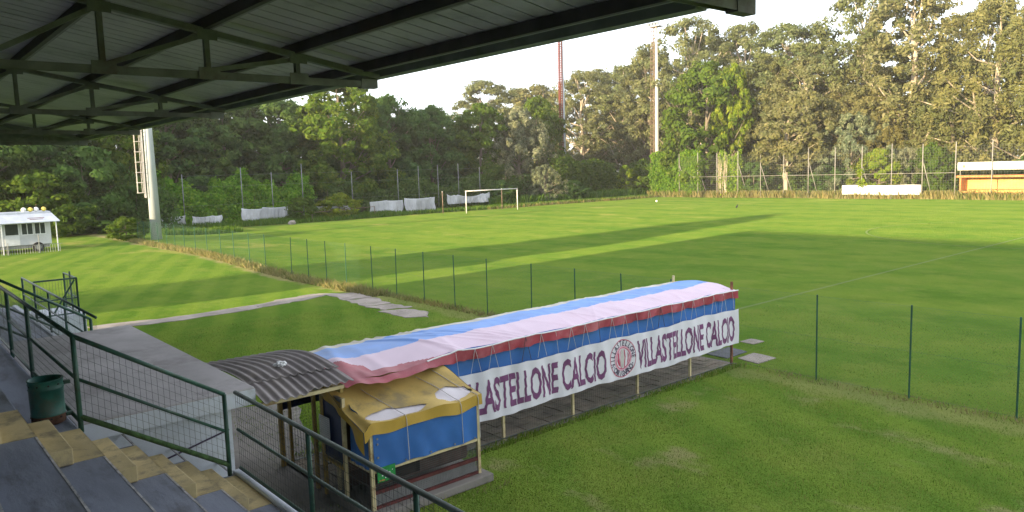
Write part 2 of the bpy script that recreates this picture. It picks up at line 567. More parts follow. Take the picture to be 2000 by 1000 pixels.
blob(b, ragged([(-13.9, 3.3), (-8.8, 3.3), (-8.75, 5.3), (-12.6, 5.9), (-15.6, 6.9), (-16.6, 5.2)], .08, 6, 9), .006)
tag(b.build('concrete_apron', M_APRON), kind='structure')
pv = tag(MB().box((-12.45, 5.2, -.05), (-10.40, 16.30, .006)).build('tunnel_floor', M_APRON), kind='structure')
pm = [MB().box((-.15, -.15, -.02), (.15, .15, .022)).mesh('paver', M_PAVER), MB().box((-.147, -.152, -.02), (.152, .146, .026)).mesh('paver', M_PAVER)]
for i in range(6):
    for j in range(35):
        inst(pm[(i + j) % 2], 'paver', pv, (-12.26 + i * .315 + random.uniform(-.008, .008), 5.4 + j * .312 + random.uniform(-.008, .008), random.uniform(-.006, .006)),
             (random.uniform(-.03, .03), random.uniform(-.03, .03), random.uniform(-.03, .03)))

# ------------------------------------------------------------------ grandstand
ST_X0, ST_X1 = -28.2, 12.0
stand = thing('grandstand', 'covered grandstand with stepped grey terraces and a dark steel truss roof', 'grandstand', (-4, -1, 0))
TY = lambda k: 1.63 + .565 * (k - 1)
TZ = lambda k: 2.25 - .35 * (k - 1)
for k in range(-7, 5):
    y1, z1 = TY(k), TZ(k)
    y0 = y1 - .60
    segs = [(ST_X0, ST_X1)] if k <= 1 else [(-9.56, ST_X1), (ST_X0, -17.0)]
    for (x0, x1) in segs:
        base = 0.0 if k > 1 else z1 - .5
        t_ = MB().box((x0, y0, base), (x1, y1, z1)).build('tier', M_TIER, stand, bevel=.012)
        MB().box((max(x0, -8.33), y1 - .016, z1 - .012), (x1, y1 + .003, z1 + .003)).build('worn_edge', M_EDGE, t_)
        if x0 < -9 and x1 > -8.3:
            # painted aisle: a tread-wide paint sheet plus the half-height step block
            MB().box((-9.5, y0 + .05, z1), (-8.34 - .01 * (k % 3), y1 + .004, z1 + .004)).box((-9.5, y1, z1 - .345), (-8.34, y1 + .004, z1 + .004)).build('aisle_paint', M_YELS, t_)
for k in range(-6, 5):
    y0, z0 = TY(k - 1), TZ(k)
    MB().box((-9.52, y0 - .01, z0 + .0045), (-8.31 + .02 * (k % 2), y0 + .285, z0 + .175)).build('step_block', M_YELS, stand, bevel=.012)
MB().box((-9.62, 3.335, 0), (ST_X1, 3.46, 1.235)).build('front_wall', M_WALL, stand, bevel=.01)
MB().box((ST_X0, 3.335, 0), (-17.0, 3.46, 1.235)).build('front_wall', M_WALL, stand, bevel=.01)
MB().box((ST_X0, -4.25, 0), (ST_X1, -4.05, 8.25)).build('back_wall', M_WALL, stand)
MB().box((ST_X1, -4.25, 0), (ST_X1 + .2, 1.4, 6.2)).build('side_wall', M_WALL, stand)
# roof
RS = .175
RZ = lambda y: 6.37 + RS * (5.74 - y)
nodes = [5.74 - 1.17 * i for i in range(0, 9)]
TX = [-27.7, -21.67, -15.64, -9.62, -3.6, 2.42, 8.44]


def make_truss():
    parts = []
    def part(name, fn, par=None):
        q = MB()
        fn(q)
        parts.append((name, q.mesh(name, M_STEEL), par))
    part('bottom_chord', lambda q: q.beam((-.045, -4.05, 6.27), (-.045, 5.74, 6.27), .012, .085).beam((0, -4.05, 6.307), (0, 5.74, 6.307), .09, .012).beam((.045, -4.05, 6.267), (.045, 5.74, 6.267), .012, .08))
    part('top_chord', lambda q: q.beam((0, -4.05, RZ(-4.05)), (0, 5.80, RZ(5.80) + .02), .10, .07))
    for i, y in enumerate(nodes[1:], 1):
        part('web_post', lambda q: q.beam((0, y, 6.33), (0, y, RZ(y) - .03), .075, .06, upv=(0, 1, 0)))
        part('gusset_plate', lambda q: q.box((.056, y - .13, 6.215), (.066, y + .13, 6.36)))
        part('gusset_plate', lambda q: q.box((.056, y - .12, RZ(y) - .09), (.066, y + .12, RZ(y) + .03)))
        if i < len(nodes) - 0 and i > 1:
            yf = nodes[i - 1]
            part('diagonal', lambda q: q.beam((0, y + .05, 6.34), (0, yf - .05, RZ(yf) - .04), .06, .055))
    part('tip_plate', lambda q: q.box((-.06, 5.50, 6.215), (.06, 5.76, 6.34)))
    return parts


tp = make_truss()
for x in TX:
    tr = bpy.data.objects.new('roof_truss', tp[1][1])
    COL.objects.link(tr)
    tr.parent = stand
    tr.matrix_parent_inverse = Matrix.Translation(-WORLD(stand))
    tr.location = (x, 0, 0)
    for nm, me, _ in tp:
        if nm == 'top_chord':
            continue
        c = bpy.data.objects.new(nm, me)
        COL.objects.link(c)
        c.parent = tr
    MB().beam((x, -3.9, 0), (x, -3.9, 7.9), .18, .18, upv=(0, 1, 0)).build('column', M_STEEL, stand)
for y in [5.58] + nodes[1:] :
    z = RZ(y) + .04
    p_ = MB().box((ST_X0, y - .035, z), (ST_X1, y + .035, z + .13)).build('purlin', M_PURL, stand)
    MB().box((ST_X0, y + .038, z + .002), (ST_X1, y + .075, z + .022)).build('lip', M_PURLL, p_)
PW = .2885
q = MB()
q.box((-PW / 2 + .012, 0, 0), (PW / 2 - .012, 10.2, .012))
pmesh = q.mesh('roof_panel', M_ROOF)
ang = -math.atan(RS)
npan = int((ST_X1 - ST_X0) / PW)
for i in range(npan):
    inst(pmesh, 'roof_panel', stand, (ST_X0 + PW * (i + .5), -4.15, RZ(-4.15) + .175 + random.uniform(-.002, .002)), (ang, 0, 0))
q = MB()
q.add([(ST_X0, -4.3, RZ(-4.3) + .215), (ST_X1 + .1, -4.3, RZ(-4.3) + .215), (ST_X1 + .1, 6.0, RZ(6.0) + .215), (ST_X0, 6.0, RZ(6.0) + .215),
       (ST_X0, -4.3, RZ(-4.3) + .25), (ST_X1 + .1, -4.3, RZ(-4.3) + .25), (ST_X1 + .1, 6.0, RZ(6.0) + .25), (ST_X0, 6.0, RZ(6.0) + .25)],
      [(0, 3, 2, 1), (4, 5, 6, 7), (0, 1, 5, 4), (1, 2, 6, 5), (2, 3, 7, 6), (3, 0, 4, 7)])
q.build('rib_shade_sheet', M_PURL, stand)  # added dark sheet: draws rib shadow lines in panel gaps, stops sky light leaking
for x0 in np.arange(ST_X0, ST_X1, 6.0):
    x1 = min(x0 + 5.99, ST_X1)
    dz = random.uniform(-.012, .012)
    MB().box((x0, 5.86, 6.40 + dz), (x1, 5.88, 6.60)).box((x0, 5.88, 6.40 + dz), (x1, 6.02, 6.42 + dz)).box((x0, 6.02, 6.40 + dz), (x1, 6.035, 6.56)).build('gutter', M_GUTT, stand)
MB().box((ST_X0 - .06, -4.2, 0), (ST_X0 - .02, -4.1, 7.6)).build('downpipe', M_GUTT, stand)
# gable closing board at the far end
q = MB()
q.add([(ST_X0 - .05, 6.0, 6.33), (ST_X0 - .05, -4.2, 6.33), (ST_X0 - .05, -4.2, RZ(-4.2) + .2), (ST_X0 - .05, 6.0, RZ(6.0) + .2),
       (ST_X0 - .02, 6.0, 6.33), (ST_X0 - .02, -4.2, 6.33), (ST_X0 - .02, -4.2, RZ(-4.2) + .2), (ST_X0 - .02, 6.0, RZ(6.0) + .2)],
      [(0, 1, 2, 3), (7, 6, 5, 4), (0, 4, 5, 1), (1, 5, 6, 2), (2, 6, 7, 3), (3, 7, 4, 0)])
q.build('gable_board', M_STEEL, stand)

# ------------------------------------------------------------------ railings of the stand
def railing(label, runs, mesh_step=.085, drop_mesh=False, bottom=M_RAIL):
    """runs: list of (p, q, posts at fractions); rails follow the line p-q"""
    p0 = Vector(runs[0][0])
    rl = thing('stand_railing', label, 'railing', tuple(p0))
    for p, q, fr, (h0, h1) in runs:
        p, q = Vector(p), Vector(q)
        H_ = Vector((0, 0, 1.05))
        up_ = lambda h: Vector((0, 0, h))
        MB().tube([p + up_(1.05), q + up_(1.05)], .027, 8).build('top_rail', M_RAIL, rl, smooth=True)
        MB().tube([p + up_(.56), q + up_(.56)], .02, 8).build('middle_rail', M_RAIL, rl, smooth=True)
        MB().tube([p + up_(h0), q + up_(h0)], .022 if bottom is M_RAIL else .032, 6).build('bottom_rail', bottom, rl, smooth=True)
        for f_ in fr:
            c = p + (q - p) * f_
            MB().tube([c + up_(-.06), c + up_(1.05)], .029, 8).build('post', M_RAIL, rl, smooth=True)
        L = (q - p).length
        b = MB()
        b.wires(p + up_(h0), q + up_(h0), p + up_(1.03), q + up_(1.03), max(2, int(L / mesh_step)), int((1.03 - h0) / mesh_step * .75), .0022)
        b.build('wire_mesh', M_WIRE, rl, kind='stuff')
    return rl


railing('green railing along the upper walkway with the bin hung on it', [((-9.56, 1.66, 2.25), (-17.0, 1.66, 2.25), [.42, .68, .92], (.06, 0))], .07)
railing('green sloping railing beside the yellow steps', [((-9.56, 1.66, 2.25), (-9.56, 3.28, 1.22), [0, 1], (.12, 0))], .075, bottom=M_MOSS)
railing('green railing on the front wall of the stand, passing before the yellow booth', [((-9.50, 3.40, 1.235), (11.8, 3.40, 1.235), [.097, .195, .295, .40, .5, .6, .7, .8, .9, 1], (.05, 0))], .07)
railing('green sloping railing behind the concrete slab roof', [((-17.0, 1.75, 2.25), (-17.0, 3.3, 1.22), [0, 1], (.12, 0))], .11)
railing('pale-topped green railing along the far end of the stand', [((-17.0, 3.40, 1.235), (-26.2, 3.40, 1.235), [.12, .34, .56, .78, 1], (.06, 0))], .11)
# landing and gate at the far stairs
lb = thing('stair_landing', 'grey concrete stair landing with green gate railings at the far end of the stand', 'landing', (-25.6, 4.1, 0))
MB().box((-27.0, 3.47, 0), (-25.0, 4.75, 1.16)).build('block', M_WALL, lb, bevel=.01)
for p, q in (((-25.1, 3.52, 1.16), (-25.1, 4.6, 1.16)), ((-25.1, 4.6, 1.16), (-26.9, 4.6, 1.16))):
    p, q = Vector(p), Vector(q)
    U = lambda h: Vector((0, 0, h))
    MB().tube([p + U(1.08), q + U(1.08)], .025).build('top_rail', M_RAIL, lb)
    MB().tube([p + U(.5), q + U(.5)], .02).build('middle_rail', M_RAIL, lb)
    MB().tube([p + U(.05), q + U(.05)], .02).build('bottom_rail', M_RAIL, lb)
    MB().tube([q, q + U(1.08)], .028).build('post', M_RAIL, lb)
    MB().tube([p, p + U(1.08)], .028).build('post', M_RAIL, lb)
    b = MB()
    b.wires(p + U(.05), q + U(.05), p + U(1.08), q + U(1.08), 14, 2, .004)
    b.build('wire_mesh', M_FWIRE, lb, kind='stuff')
MB().tube([(-25.1, 4.55, 2.2), (-25.1, 3.95, 1.25)], .025).build('brace', M_RAIL, lb)
MB().tube([(-26.0, 4.6, 2.35), (-25.1, 4.45, 1.25)], .025).build('brace', M_RAIL, lb)

# litter bin
bn = thing('litter_bin', 'green perforated metal litter bin hung on the walkway railing', 'bin', (-10.0, 1.42, 2.28))
pts = []
b = MB()
prof = [(.165, 0), (.175, .02), (.175, .10), (.182, .11), (.175, .12), (.178, .40), (.185, .41), (.178, .42), (.18, .50), (.188, .515), (.18, .52)]
n = 28
C0 = Vector((-10.0, 1.42, 2.26))
for r_, z in prof + [(.165, .515), (.16, .03), (0.001, .03)]:
    for k in range(n):
        a = 2 * math.pi * k / n
        b.v.append(tuple(C0 + Vector((r_ * math.cos(a), r_ * math.sin(a), z))))
for i in range(len(prof) + 2):
    for k in range(n):
        b.f.append((i * n + k, i * n + (k + 1) % n, (i + 1) * n + (k + 1) % n, (i + 1) * n + k))
        b.mi.append(1 if i < 2 else 0)
b.build('drum', [M_BIN, M_BINR], bn, smooth=True)
hm = MB().tube([(0, 0, -.004), (0, 0, .004)], .011, 8).mesh('hole', M_TYRE)
for zz in (.075, .46):
    for k in range(10):
        a = 2 * math.pi * k / 10
        inst(hm, 'hole', bn, (C0.x + .179 * math.cos(a), C0.y + .179 * math.sin(a), C0.z + zz), (0, R(90), a))
MB().box((-10.03, 1.58, 2.30), (-9.97, 1.665, 2.34)).build('bracket', M_RAIL, bn)
MB().box((-10.03, 1.58, 2.68), (-9.97, 1.665, 2.72)).build('bracket', M_RAIL, bn)

# ------------------------------------------------------------------ changing room exit with slab roof
ch = thing('exit_passage', 'low white block building with a flat grey concrete roof slab beside the stand', 'building', (-13, 2.7, 0))
MB().box((-16.3, 1.68, 1.93), (-10.0, 3.85, 2.16)).build('roof_slab', [M_CONC], ch, bevel=.015)
MB().box((-10.005, 1.70, 1.926), (-9.992, 3.853, 2.135)).build('fascia_paint', M_WALL, ch)
MB().box((-10.35, 1.72, 0), (-10.12, 3.55, 1.93)).build('side_wall', M_WALL, ch)
MB().box((-16.2, 3.35, 0), (-12.6, 3.55, 1.93)).build('front_wall', M_WALL, ch)
MB().box((-16.2, 1.72, 0), (-16.0, 3.35, 1.93)).build('side_wall', M_WALL, ch)
MB().tube([(-10.105, 1.9, 1.25), (-10.105, 3.5, 1.62)], .012, 6).build('cable', M_INK, ch)

# corrugated arch
cr = thing('corrugated_canopy', 'arched grey corrugated sheet canopy between the slab roof and the striped tunnel', 'canopy', (-11.1, 4.6, 0))


def corr(x0, x1, y0, y1, zoff, ph=0, tear=0):
    def fn(u, v):
        x = x0 + (x1 - x0) * u
        y = y0 + (y1 - y0) * v
        z = 1.985 + .17 * (1 - ((x + 11.1) / 1.42) ** 2) + .017 * math.cos(2 * math.pi * (y + ph) / .137) + zoff + .012 * math.sin(x * 3 + y * 2)
        return x, y, z
    return MB().grid(fn, 26, int((y1 - y0) / .137 * 8))


corr(-12.5, -10.35, 3.87, 5.30, .012).build('sheet', M_CORR, cr, smooth=True, solid=.008)
corr(-10.5, -9.74, 3.87, 4.52, -.010).build('sheet', M_CORR, cr, smooth=True, solid=.008)
corr(-10.46, -9.84, 4.50, 5.28, -.016, .01).build('sheet', M_CORR, cr, smooth=True, solid=.008)
MB().beam((-9.88, 3.86, 1.925), (-9.88, 5.12, 1.925), .05, .05).build('eave_beam', M_CREAM, cr)
MB().beam((-12.4, 3.86, 1.925), (-12.4, 5.12, 1.925), .05, .05).build('eave_beam', M_CREAM, cr)
MB().beam((-12.3, 5.15, 0), (-12.3, 5.15, 1.90), .07, .07, upv=(0, 1, 0)).build('post', M_YPOST, cr)
MB().beam((-12.42, 5.08, 1.87), (-9.86, 5.08, 1.87), .05, .06).build('cross_beam', M_YPOST, cr)
# crumpled bag on it
me = bpy.data.meshes.new('plastic_bag')
bm = bmesh.new()
bmesh.ops.create_icosphere(bm, subdivisions=3, radius=.085)
for v in bm.verts:
    v.co *= random.uniform(.55, 1.05)
    v.co.z *= .6
    v.co.y *= 1.3
bm.to_mesh(me)
bm.free()
me.materials.append(M_SWHITE)
o = inst(me, 'plastic_bag', None, (-10.75, 4.55, 2.21))
tag(o, 'crumpled white plastic bag lying on the corrugated canopy', 'bag')

# ------------------------------------------------------------------ striped tunnel
tu = thing('players_tunnel', 'long covered players tunnel with a roof of blue, lilac and red tarpaulin strips', 'tunnel', (-11.4, 10.8, 0))
TYS = [5.32, 7.25, 8.67, 10.5, 12.5, 14.4, 16.12]
for i, y in enumerate(TYS):
    MB().beam((-10.53, y, 0), (-10.53, y, 2.10 if i == 6 else 1.90), .05, .05, upv=(0, 1, 0)).build('post', M_RUST if i == 6 else M_CREAM, tu)
    MB().beam((-12.3, y, 0), (-12.3, y, 2.10 if i == 6 else 1.90), .05, .05, upv=(0, 1, 0)).build('post', M_CREAM if i else M_YPOST, tu)
    MB().tube([(-10.5, y, 1.86), (-10.95, y, 1.96), (-11.4, y, 1.985), (-11.85, y, 1.96), (-12.3, y, 1.86)], .018, 6).build('roof_hoop', M_CREAM, tu)
for x in (-10.5, -12.3):
    MB().beam((x, 5.32, 1.85), (x, 16.12, 1.85), .035, .035).build('eave_rail', M_CREAM, tu)
    MB().beam((x, 5.32, .05), (x, 16.12, .05), .018, .018).build('bottom_rail', M_WIRE, tu)
# roof tarp
random.seed(3)
WR = [(random.uniform(5.3, 16), random.uniform(.15, .6), random.uniform(-.9, .9), random.uniform(.006, .02)) for _ in range(46)]


def wrk(x, y):
    s = 0
    for c, wd, sl_, am in WR:
        d = (y - c - sl_ * (x + 11.4)) / wd / .22
        if abs(d) < 3:
            s += am * math.exp(-d * d)
    s *= .6 + 1.5 * (1 - sstep(y, 6.5, 8.5))
    return s - .012 + .008 * math.sin(y * 3.1 + x * 2)


def sag(y):
    """tarp dips between the hoops"""
    for a, c in zip(TYS, TYS[1:]):
        if a <= y <= c:
            t = (y - a) / (c - a)
            return -.030 * math.sin(math.pi * t)
    return 0


def arch(x):
    return 1.915 + .115 * (1 - abs((x + 11.45) / .95) ** 2)


XS = [-12.42, -12.12, -11.48, -10.47]


def rooffn(u, v):
    y = 5.22 + (16.2 - 5.22) * u
    x = -12.42 + (12.42 - 10.42) * v
    e = 1 - sstep(y, 6.2, 7.6)
    x2 = x + .25 * e * max(0, v - .55) / .45
    z = arch(max(x, -12.35)) + sag(y) * (1 - abs((x + 11.4) / 1.0) ** 4) + wrk(x, y) - .01 * e
    return x2, y + .03 * math.sin(x * 9) * (u < .02 or u > .98), z


def roofmi(u, v):
    x = -12.42 + 2.0 * v + .02 * math.sin(u * 60)
    y = 5.22 + 10.98 * u
    if x < -12.16:
        return 0
    lim = -11.27 + .03 * math.sin(u * 9)
    if y < 7.5:
        k = (7.5 - y) / 2.3
        if x > -10.47 - .75 * k * k:
            return 3 if (y < 5.9 or x > -10.62) else 2
        lim += .1 * k
    return 1 if x < lim else 2


MB().grid(rooffn, 420, 84, mif=roofmi).build('roof_tarp', [M_TCREAM, M_TBLUE, M_TLILAC, M_TRED], tu, smooth=True)


def hem(u, v):
    y = 5.22 + (16.2 - 5.22) * u
    x, _, z = rooffn(u, 1)
    e = 1 - sstep(y, 6.4, 7.6)
    low = (.175 + .012 * math.sin(y * 4.3) + .008 * math.sin(y * 11)) * (1 - .3 * e)
    xx = x + .02 + .018 * math.sin(y * 7.) * v + .012 * math.sin(y * 17 + 2 * v) * v + e * v * .18
    return xx, y, z + .004 - low * v * (1 - .55 * e) + .02 * e * math.sin(y * 5)


MB().grid(hem, 240, 6).build('red_hem', M_TRED, tu, smooth=True)
MB().tube([Vector(rooffn(i / 60, 1)) + Vector((.012, 0, .012)) for i in range(9, 61)], .014, 6).build('hem_cord', M_SWHITE, tu)


def sidefn(x, y0, y1, z0, z1, a=.012):
    return lambda u, v: (x + a * math.sin((y0 + (y1 - y0) * u) * 5.3 + v) + a * .6 * math.sin((y0 + (y1 - y0) * u) * 13.1), y0 + (y1 - y0) * u, z0 + (z1 - z0) * v + .01 * math.sin(u * 30))


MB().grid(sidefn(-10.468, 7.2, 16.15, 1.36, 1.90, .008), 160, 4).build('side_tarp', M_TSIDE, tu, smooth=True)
MB().grid(sidefn(-12.32, 5.15, 16.15, .99, 1.88), 120, 4).build('side_tarp', M_NAVY, tu, smooth=True)
MB().grid(lambda u, v: (-10.46 + .012 * math.sin(u * 20), 16.16 + .0 * u - .7 * u, 1.38 + .42 * v), 6, 3).build('end_flap', M_TSIDE, tu)
b = MB()
b.wires((-10.51, 7.25, .09), (-10.51, 16.12, .09), (-10.51, 7.25, .62), (-10.51, 16.12, .62), 150, 9, .0018)
b.build('wire_mesh', M_WIRE, tu, kind='stuff')
b = MB()
b.wires((-12.29, 5.15, .09), (-12.29, 16.12, .09), (-12.29, 5.15, 1.25), (-12.29, 16.12, 1.25), 190, 20, .0018)
b.build('wire_mesh', M_WIRE, tu, kind='stuff')
# lacing cords from the red hem to the banner
for i in range(22):
    y = 7.55 + i * .40
    dark = i in (4, 9, 14)
    for dy in ((.02, -.10), (.02, .13)) if i % 3 else ((0, .04),):
        ya, yb = y + dy[0], y + dy[1]
        MB().tube([(-10.40, ya, 1.90), (-10.385, (ya + yb) / 2, 1.68), (-10.38, yb, 1.455)], .0045 if not dark else .006, 5).build('lacing_cord', M_CORDD if dark else M_CORD, tu)

# ------------------------------------------------------------------ banner with lettering
bn_ = thing('tunnel_banner', 'long white banner with purple lettering and a round crest laced to the tunnel', 'banner', (-10.44, 11.7, .55))
BY0, BY1 = 7.15, 16.2


def btop(y):
    return 1.455 + .018 * math.sin((y - 7.2) * 1.9) - .02 * abs(math.sin((y - 7.55) * math.pi / .8))


def bbot(y):
    return .555 + .018 * math.sin(y * 1.3) + .01 * math.sin(y * 4.1)


def bx(y, z):
    t = (1.46 - z) / .9
    return -10.385 + .014 * math.sin(y * 6.1 + z * 1.5) + .010 * math.sin(y * 14.3 + z * 3.5) + .012 * t * math.sin(y * 9.7 - z * 4) + .02 * t


MB().grid(lambda u, v: ((lambda y: (lambda z: (bx(y, z), y, z))(bbot(y) + (btop(y) - bbot(y)) * v))(BY0 + (BY1 - BY0) * u)), 420, 16).build('cloth', M_BAN, bn_, smooth=True)


def text2d(body, bold=.012, res=3):
    cu = bpy.data.curves.new('txt', 'FONT')
    cu.body = body
    cu.resolution_u = res
    cu.offset = bold
    o = bpy.data.objects.new('txt', cu)
    COL.objects.link(o)
    bpy.context.view_layer.update()
    dg = bpy.context.evaluated_depsgraph_get()
    me = bpy.data.meshes.new_from_object(o.evaluated_get(dg))
    bpy.data.objects.remove(o)
    vs_ = np.array([v.co[:2] for v in me.vertices])
    fs = [tuple(p.vertices) for p in me.polygons]
    bpy.data.meshes.remove(me)
    return vs_, fs


def print_on(name, vs_, fs, mat, parent, lift=.005, cut=.045, wob=.0):
    """lay a flat figure (y, z) on the cloth so that it follows the folds"""
    bm = bmesh.new()
    vv = [bm.verts.new((0, y, z)) for y, z in vs_]
    for f in fs:
        try:
            bm.faces.new([vv[i] for i in f])
        except ValueError:
            pass
    for ax in (1, 2):
        lo, hi = vs_[:, ax - 1].min(), vs_[:, ax - 1].max()
        for c in np.arange(lo + cut, hi, cut):
            co, no = [0, 0, 0], [0, 0, 0]
            co[ax], no[ax] = c, 1
            bmesh.ops.bisect_plane(bm, geom=bm.verts[:] + bm.edges[:] + bm.faces[:], plane_co=co, plane_no=no)
    for v in bm.verts:
        y, z = v.co.y, v.co.z
        v.co.y += wob * (math.sin(z * 34 + y * 2.) + .5 * math.sin(z * 71 + y * 5))
        v.co.x = bx(v.co.y, z) + lift
    me = bpy.data.meshes.new(name)
    bm.to_mesh(me)
    bm.free()
    me.materials.append(mat)
    # face the viewer at +X
    o = inst(me, name, parent)
    return o


def fit(vs_, y0, y1, z0, z1, slope=0):
    a = vs_.copy()
    a -= a.min(0)
    a /= a.max(0)
    a[:, 0] = y0 + a[:, 0] * (y1 - y0)
    a[:, 1] = z0 + a[:, 1] * (z1 - z0) + slope * (a[:, 0] - y0)
    return a


tv, tf = text2d('VILLASTELLONE CALCIO', .026)
print_on('lettering', fit(tv, 7.45, 11.33, .66, 1.29), tf, M_PURPLE, bn_, wob=.008)
print_on('lettering', fit(tv, 12.33, 16.02, .65, 1.29), tf, M_PURPLE, bn_, wob=.010)
EC = (11.86, .99)


def ring(r0, r1, n=48, sy=1.0):
    v = [(EC[0] + sy * r_ * math.cos(2 * math.pi * k / n), EC[1] + r_ * math.sin(2 * math.pi * k / n)) for r_ in (r0, r1) for k in range(n)]
    return np.array(v), [(k, n + k, n + (k + 1) % n, (k + 1) % n) for k in range(n)]


def disc(r, n=40):
    v = [(EC[0], EC[1])] + [(EC[0] + r * math.cos(2 * math.pi * k / n), EC[1] + r * math.sin(2 * math.pi * k / n)) for k in range(n)]
    return np.array(v), [(0, 1 + k, 1 + (k + 1) % n) for k in range(n)]


def poly(pts):
    return np.array([(EC[0] + a, EC[1] + b_) for a, b_ in pts]), [tuple(range(len(pts)))]


cr_ = print_on('crest', *ring(.385, .402), M_CRIM, bn_, .006)
for nm, g, mm, l_ in (('crest_field', disc(.225), M_BAN, .0065), ('crest_ring', ring(.225, .262), M_PRED, .008), ('crest_ring', ring(.212, .228), M_CRIM, .0085),
                     ('crest_figure', poly([(-.03, .2), (.02, .205), (.065, .06), (.06, -.10), (.02, -.21), (-.035, -.2), (-.07, -.08), (-.05, .08)]), M_PGREY, .0095),
                     ('crest_stripe', poly([(-.17, .11), (-.10, .18), (-.13, .02), (-.09, -.16), (-.14, -.13), (-.19, -.02)]), M_CRIM, .009),
                     ('crest_stripe', poly([(.05, .19), (.085, .17), (.11, .02), (.075, -.2), (.045, -.2), (.08, .0)]), M_CRIM, .009),
                     ('crest_stripe', poly([(.16, .12), (.19, .05), (.185, -.08), (.14, -.15), (.165, -.02)]), M_CRIM, .009),
                     ('crest_stripe', poly([(-.06, .17), (-.035, .19), (-.085, .03), (-.075, -.12), (-.03, -.22), (-.07, -.2), (-.10, -.1), (-.11, .02)]), M_CRIM, .0092)):
    print_on(nm, *g, mm, cr_, l_)
allv, allf = [], []
for word, a0, a1, flip in (('VILLASTELLONE', R(196), R(0), False), ('CARIGNANO', R(220), R(320), True)):
    for i, chh in enumerate(word):
        a = a0 + (a1 - a0) * i / (len(word) - 1)
        cv, cf = text2d(chh, .02, 2)
        cv = cv - (cv.max(0) + cv.min(0)) / 2
        cv *= .115 / .7
        cv[:, 0] *= .75
        rot = a - math.pi / 2 if not flip else a + math.pi / 2
        cs, sn = math.cos(rot), math.sin(rot)
        cv = np.stack([cv[:, 0] * cs - cv[:, 1] * sn + EC[0] + .322 * math.cos(a), cv[:, 0] * sn + cv[:, 1] * cs + EC[1] + .322 * math.sin(a)], 1)
        o_ = sum(len(q) for q in allv)
        allv.append(cv)
        allf += [tuple(j + o_ for j in f) for f in cf]
for a in (R(207), R(333)):
    dv = np.array([(EC[0] + .322 * math.cos(a) + .014 * math.cos(t), EC[1] + .322 * math.sin(a) + .014 * math.sin(t)) for t in np.arange(0, 6.2, .8)])
    o_ = sum(len(q) for q in allv)
    allv.append(dv)
    allf.append(tuple(range(o_, o_ + len(dv))))
print_on('crest_lettering', np.concatenate(allv), allf, M_INK, cr_, .007, .08)

# ------------------------------------------------------------------ yellow booth
bo = thing('tarp_booth', 'small booth with torn faded yellow tarp roof and blue tarp sides', 'booth', (-9.95, 6.2, 0))
MB().box((-10.55, 5.1, 0), (-9.22, 7.36, .13)).build('concrete_base', M_APRON, bo, bevel=.015)
for x, y, h in ((-9.4, 5.25, 1.40), (-9.4, 7.2, 1.42), (-10.42, 5.25, 1.70), (-10.42, 7.15, 1.72)):
    MB().beam((x, y, .13), (x, y, h), .055, .055, upv=(0, 1, 0)).build('post', M_CREAM, bo, bevel=.004)
MB().beam((-9.4, 5.28, .70), (-9.4, 7.17, .70), .05, .04).build('cross_rail', M_CREAM, bo)
MB().beam((-9.4, 5.28, 1.38), (-9.4, 7.17, 1.40), .04, .04).build('eave_rail', M_CREAM, bo)
MB().beam((-9.42, 5.25, .71), (-10.4, 5.25, .71), .04, .04).build('cross_rail', M_CREAM, bo)
MB().beam((-9.4, 5.28, .385), (-9.4, 7.17, .385), .05, .05).build('lower_rail', M_MAROON, bo)
MB().beam((-9.4, 5.28, .155), (-9.4, 7.17, .155), .05, .04).build('lower_rail', M_MAROON, bo)
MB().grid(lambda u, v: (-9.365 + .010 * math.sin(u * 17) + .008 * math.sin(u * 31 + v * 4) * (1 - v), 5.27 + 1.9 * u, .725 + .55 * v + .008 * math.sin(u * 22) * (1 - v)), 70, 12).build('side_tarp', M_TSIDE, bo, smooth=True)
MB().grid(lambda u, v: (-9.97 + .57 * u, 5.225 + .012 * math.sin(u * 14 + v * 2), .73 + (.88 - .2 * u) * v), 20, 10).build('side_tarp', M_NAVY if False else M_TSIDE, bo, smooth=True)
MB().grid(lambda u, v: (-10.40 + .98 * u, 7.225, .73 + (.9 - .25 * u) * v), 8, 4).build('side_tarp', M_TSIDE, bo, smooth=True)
gm = MB().tube([(0, 0, -.004), (0, 0, .004)], .016, 10).mesh('eyelet', M_METALG)
for y in (5.33, 5.8, 6.25, 6.7, 7.1):
    inst(gm, 'eyelet', bo, (-9.342, y, .76), (0, R(90), 0))
for z in (.92, 1.12, 1.2):
    inst(gm, 'eyelet', bo, (-9.345, 5.33, z), (0, R(90), 0))


def broof(u, v):
    """u along the booth, v from ridge to eave"""
    y = 5.12 + 2.14 * u
    x = -10.62 + 1.27 * v
    z = 1.79 - .36 * v ** 1.05 - .05 * math.sin(math.pi * v) * math.sin(math.pi * u) + .012 * math.sin(u * 13 + v * 7) + .010 * math.sin(v * 9 - u * 21)
    z -= .10 * (1 - sstep(u, 0, .06)) * v
    return x, y, z


def inhole(u, v, pad=0):
    a = ((u - .30) / (.25 + pad)) ** 2 + ((v - .88) / (.11 + pad * .5)) ** 2 + .25 * math.sin(u * 40) * .4
    c = ((u - .83) / (.155 + pad)) ** 2 + ((v - .80) / (.15 + pad * .5)) ** 2 + .2 * math.sin(v * 50 + u * 20) * .5
    return (a < 1 and v < .975) or (c < 1 and v < .955)


MB().grid(broof, 110, 80, keep=lambda u, v: not inhole(u, v)).build('roof_tarp', M_YROOF, bo, smooth=True)
MB().grid(lambda u, v: tuple(Vector(broof(.03 + u * .94, .5 + v * .47)) + Vector((0, 0, -.02))), 30, 16).build('under_sheet', M_WSHEET, bo, smooth=True)


def valance(u, v):
    x, y, z = broof(u, 1)
    return x + .012 + .012 * math.sin(u * 19) * v + .01 * v, y, z + .004 - (.16 + .014 * math.sin(u * 11) + .02 * u) * v


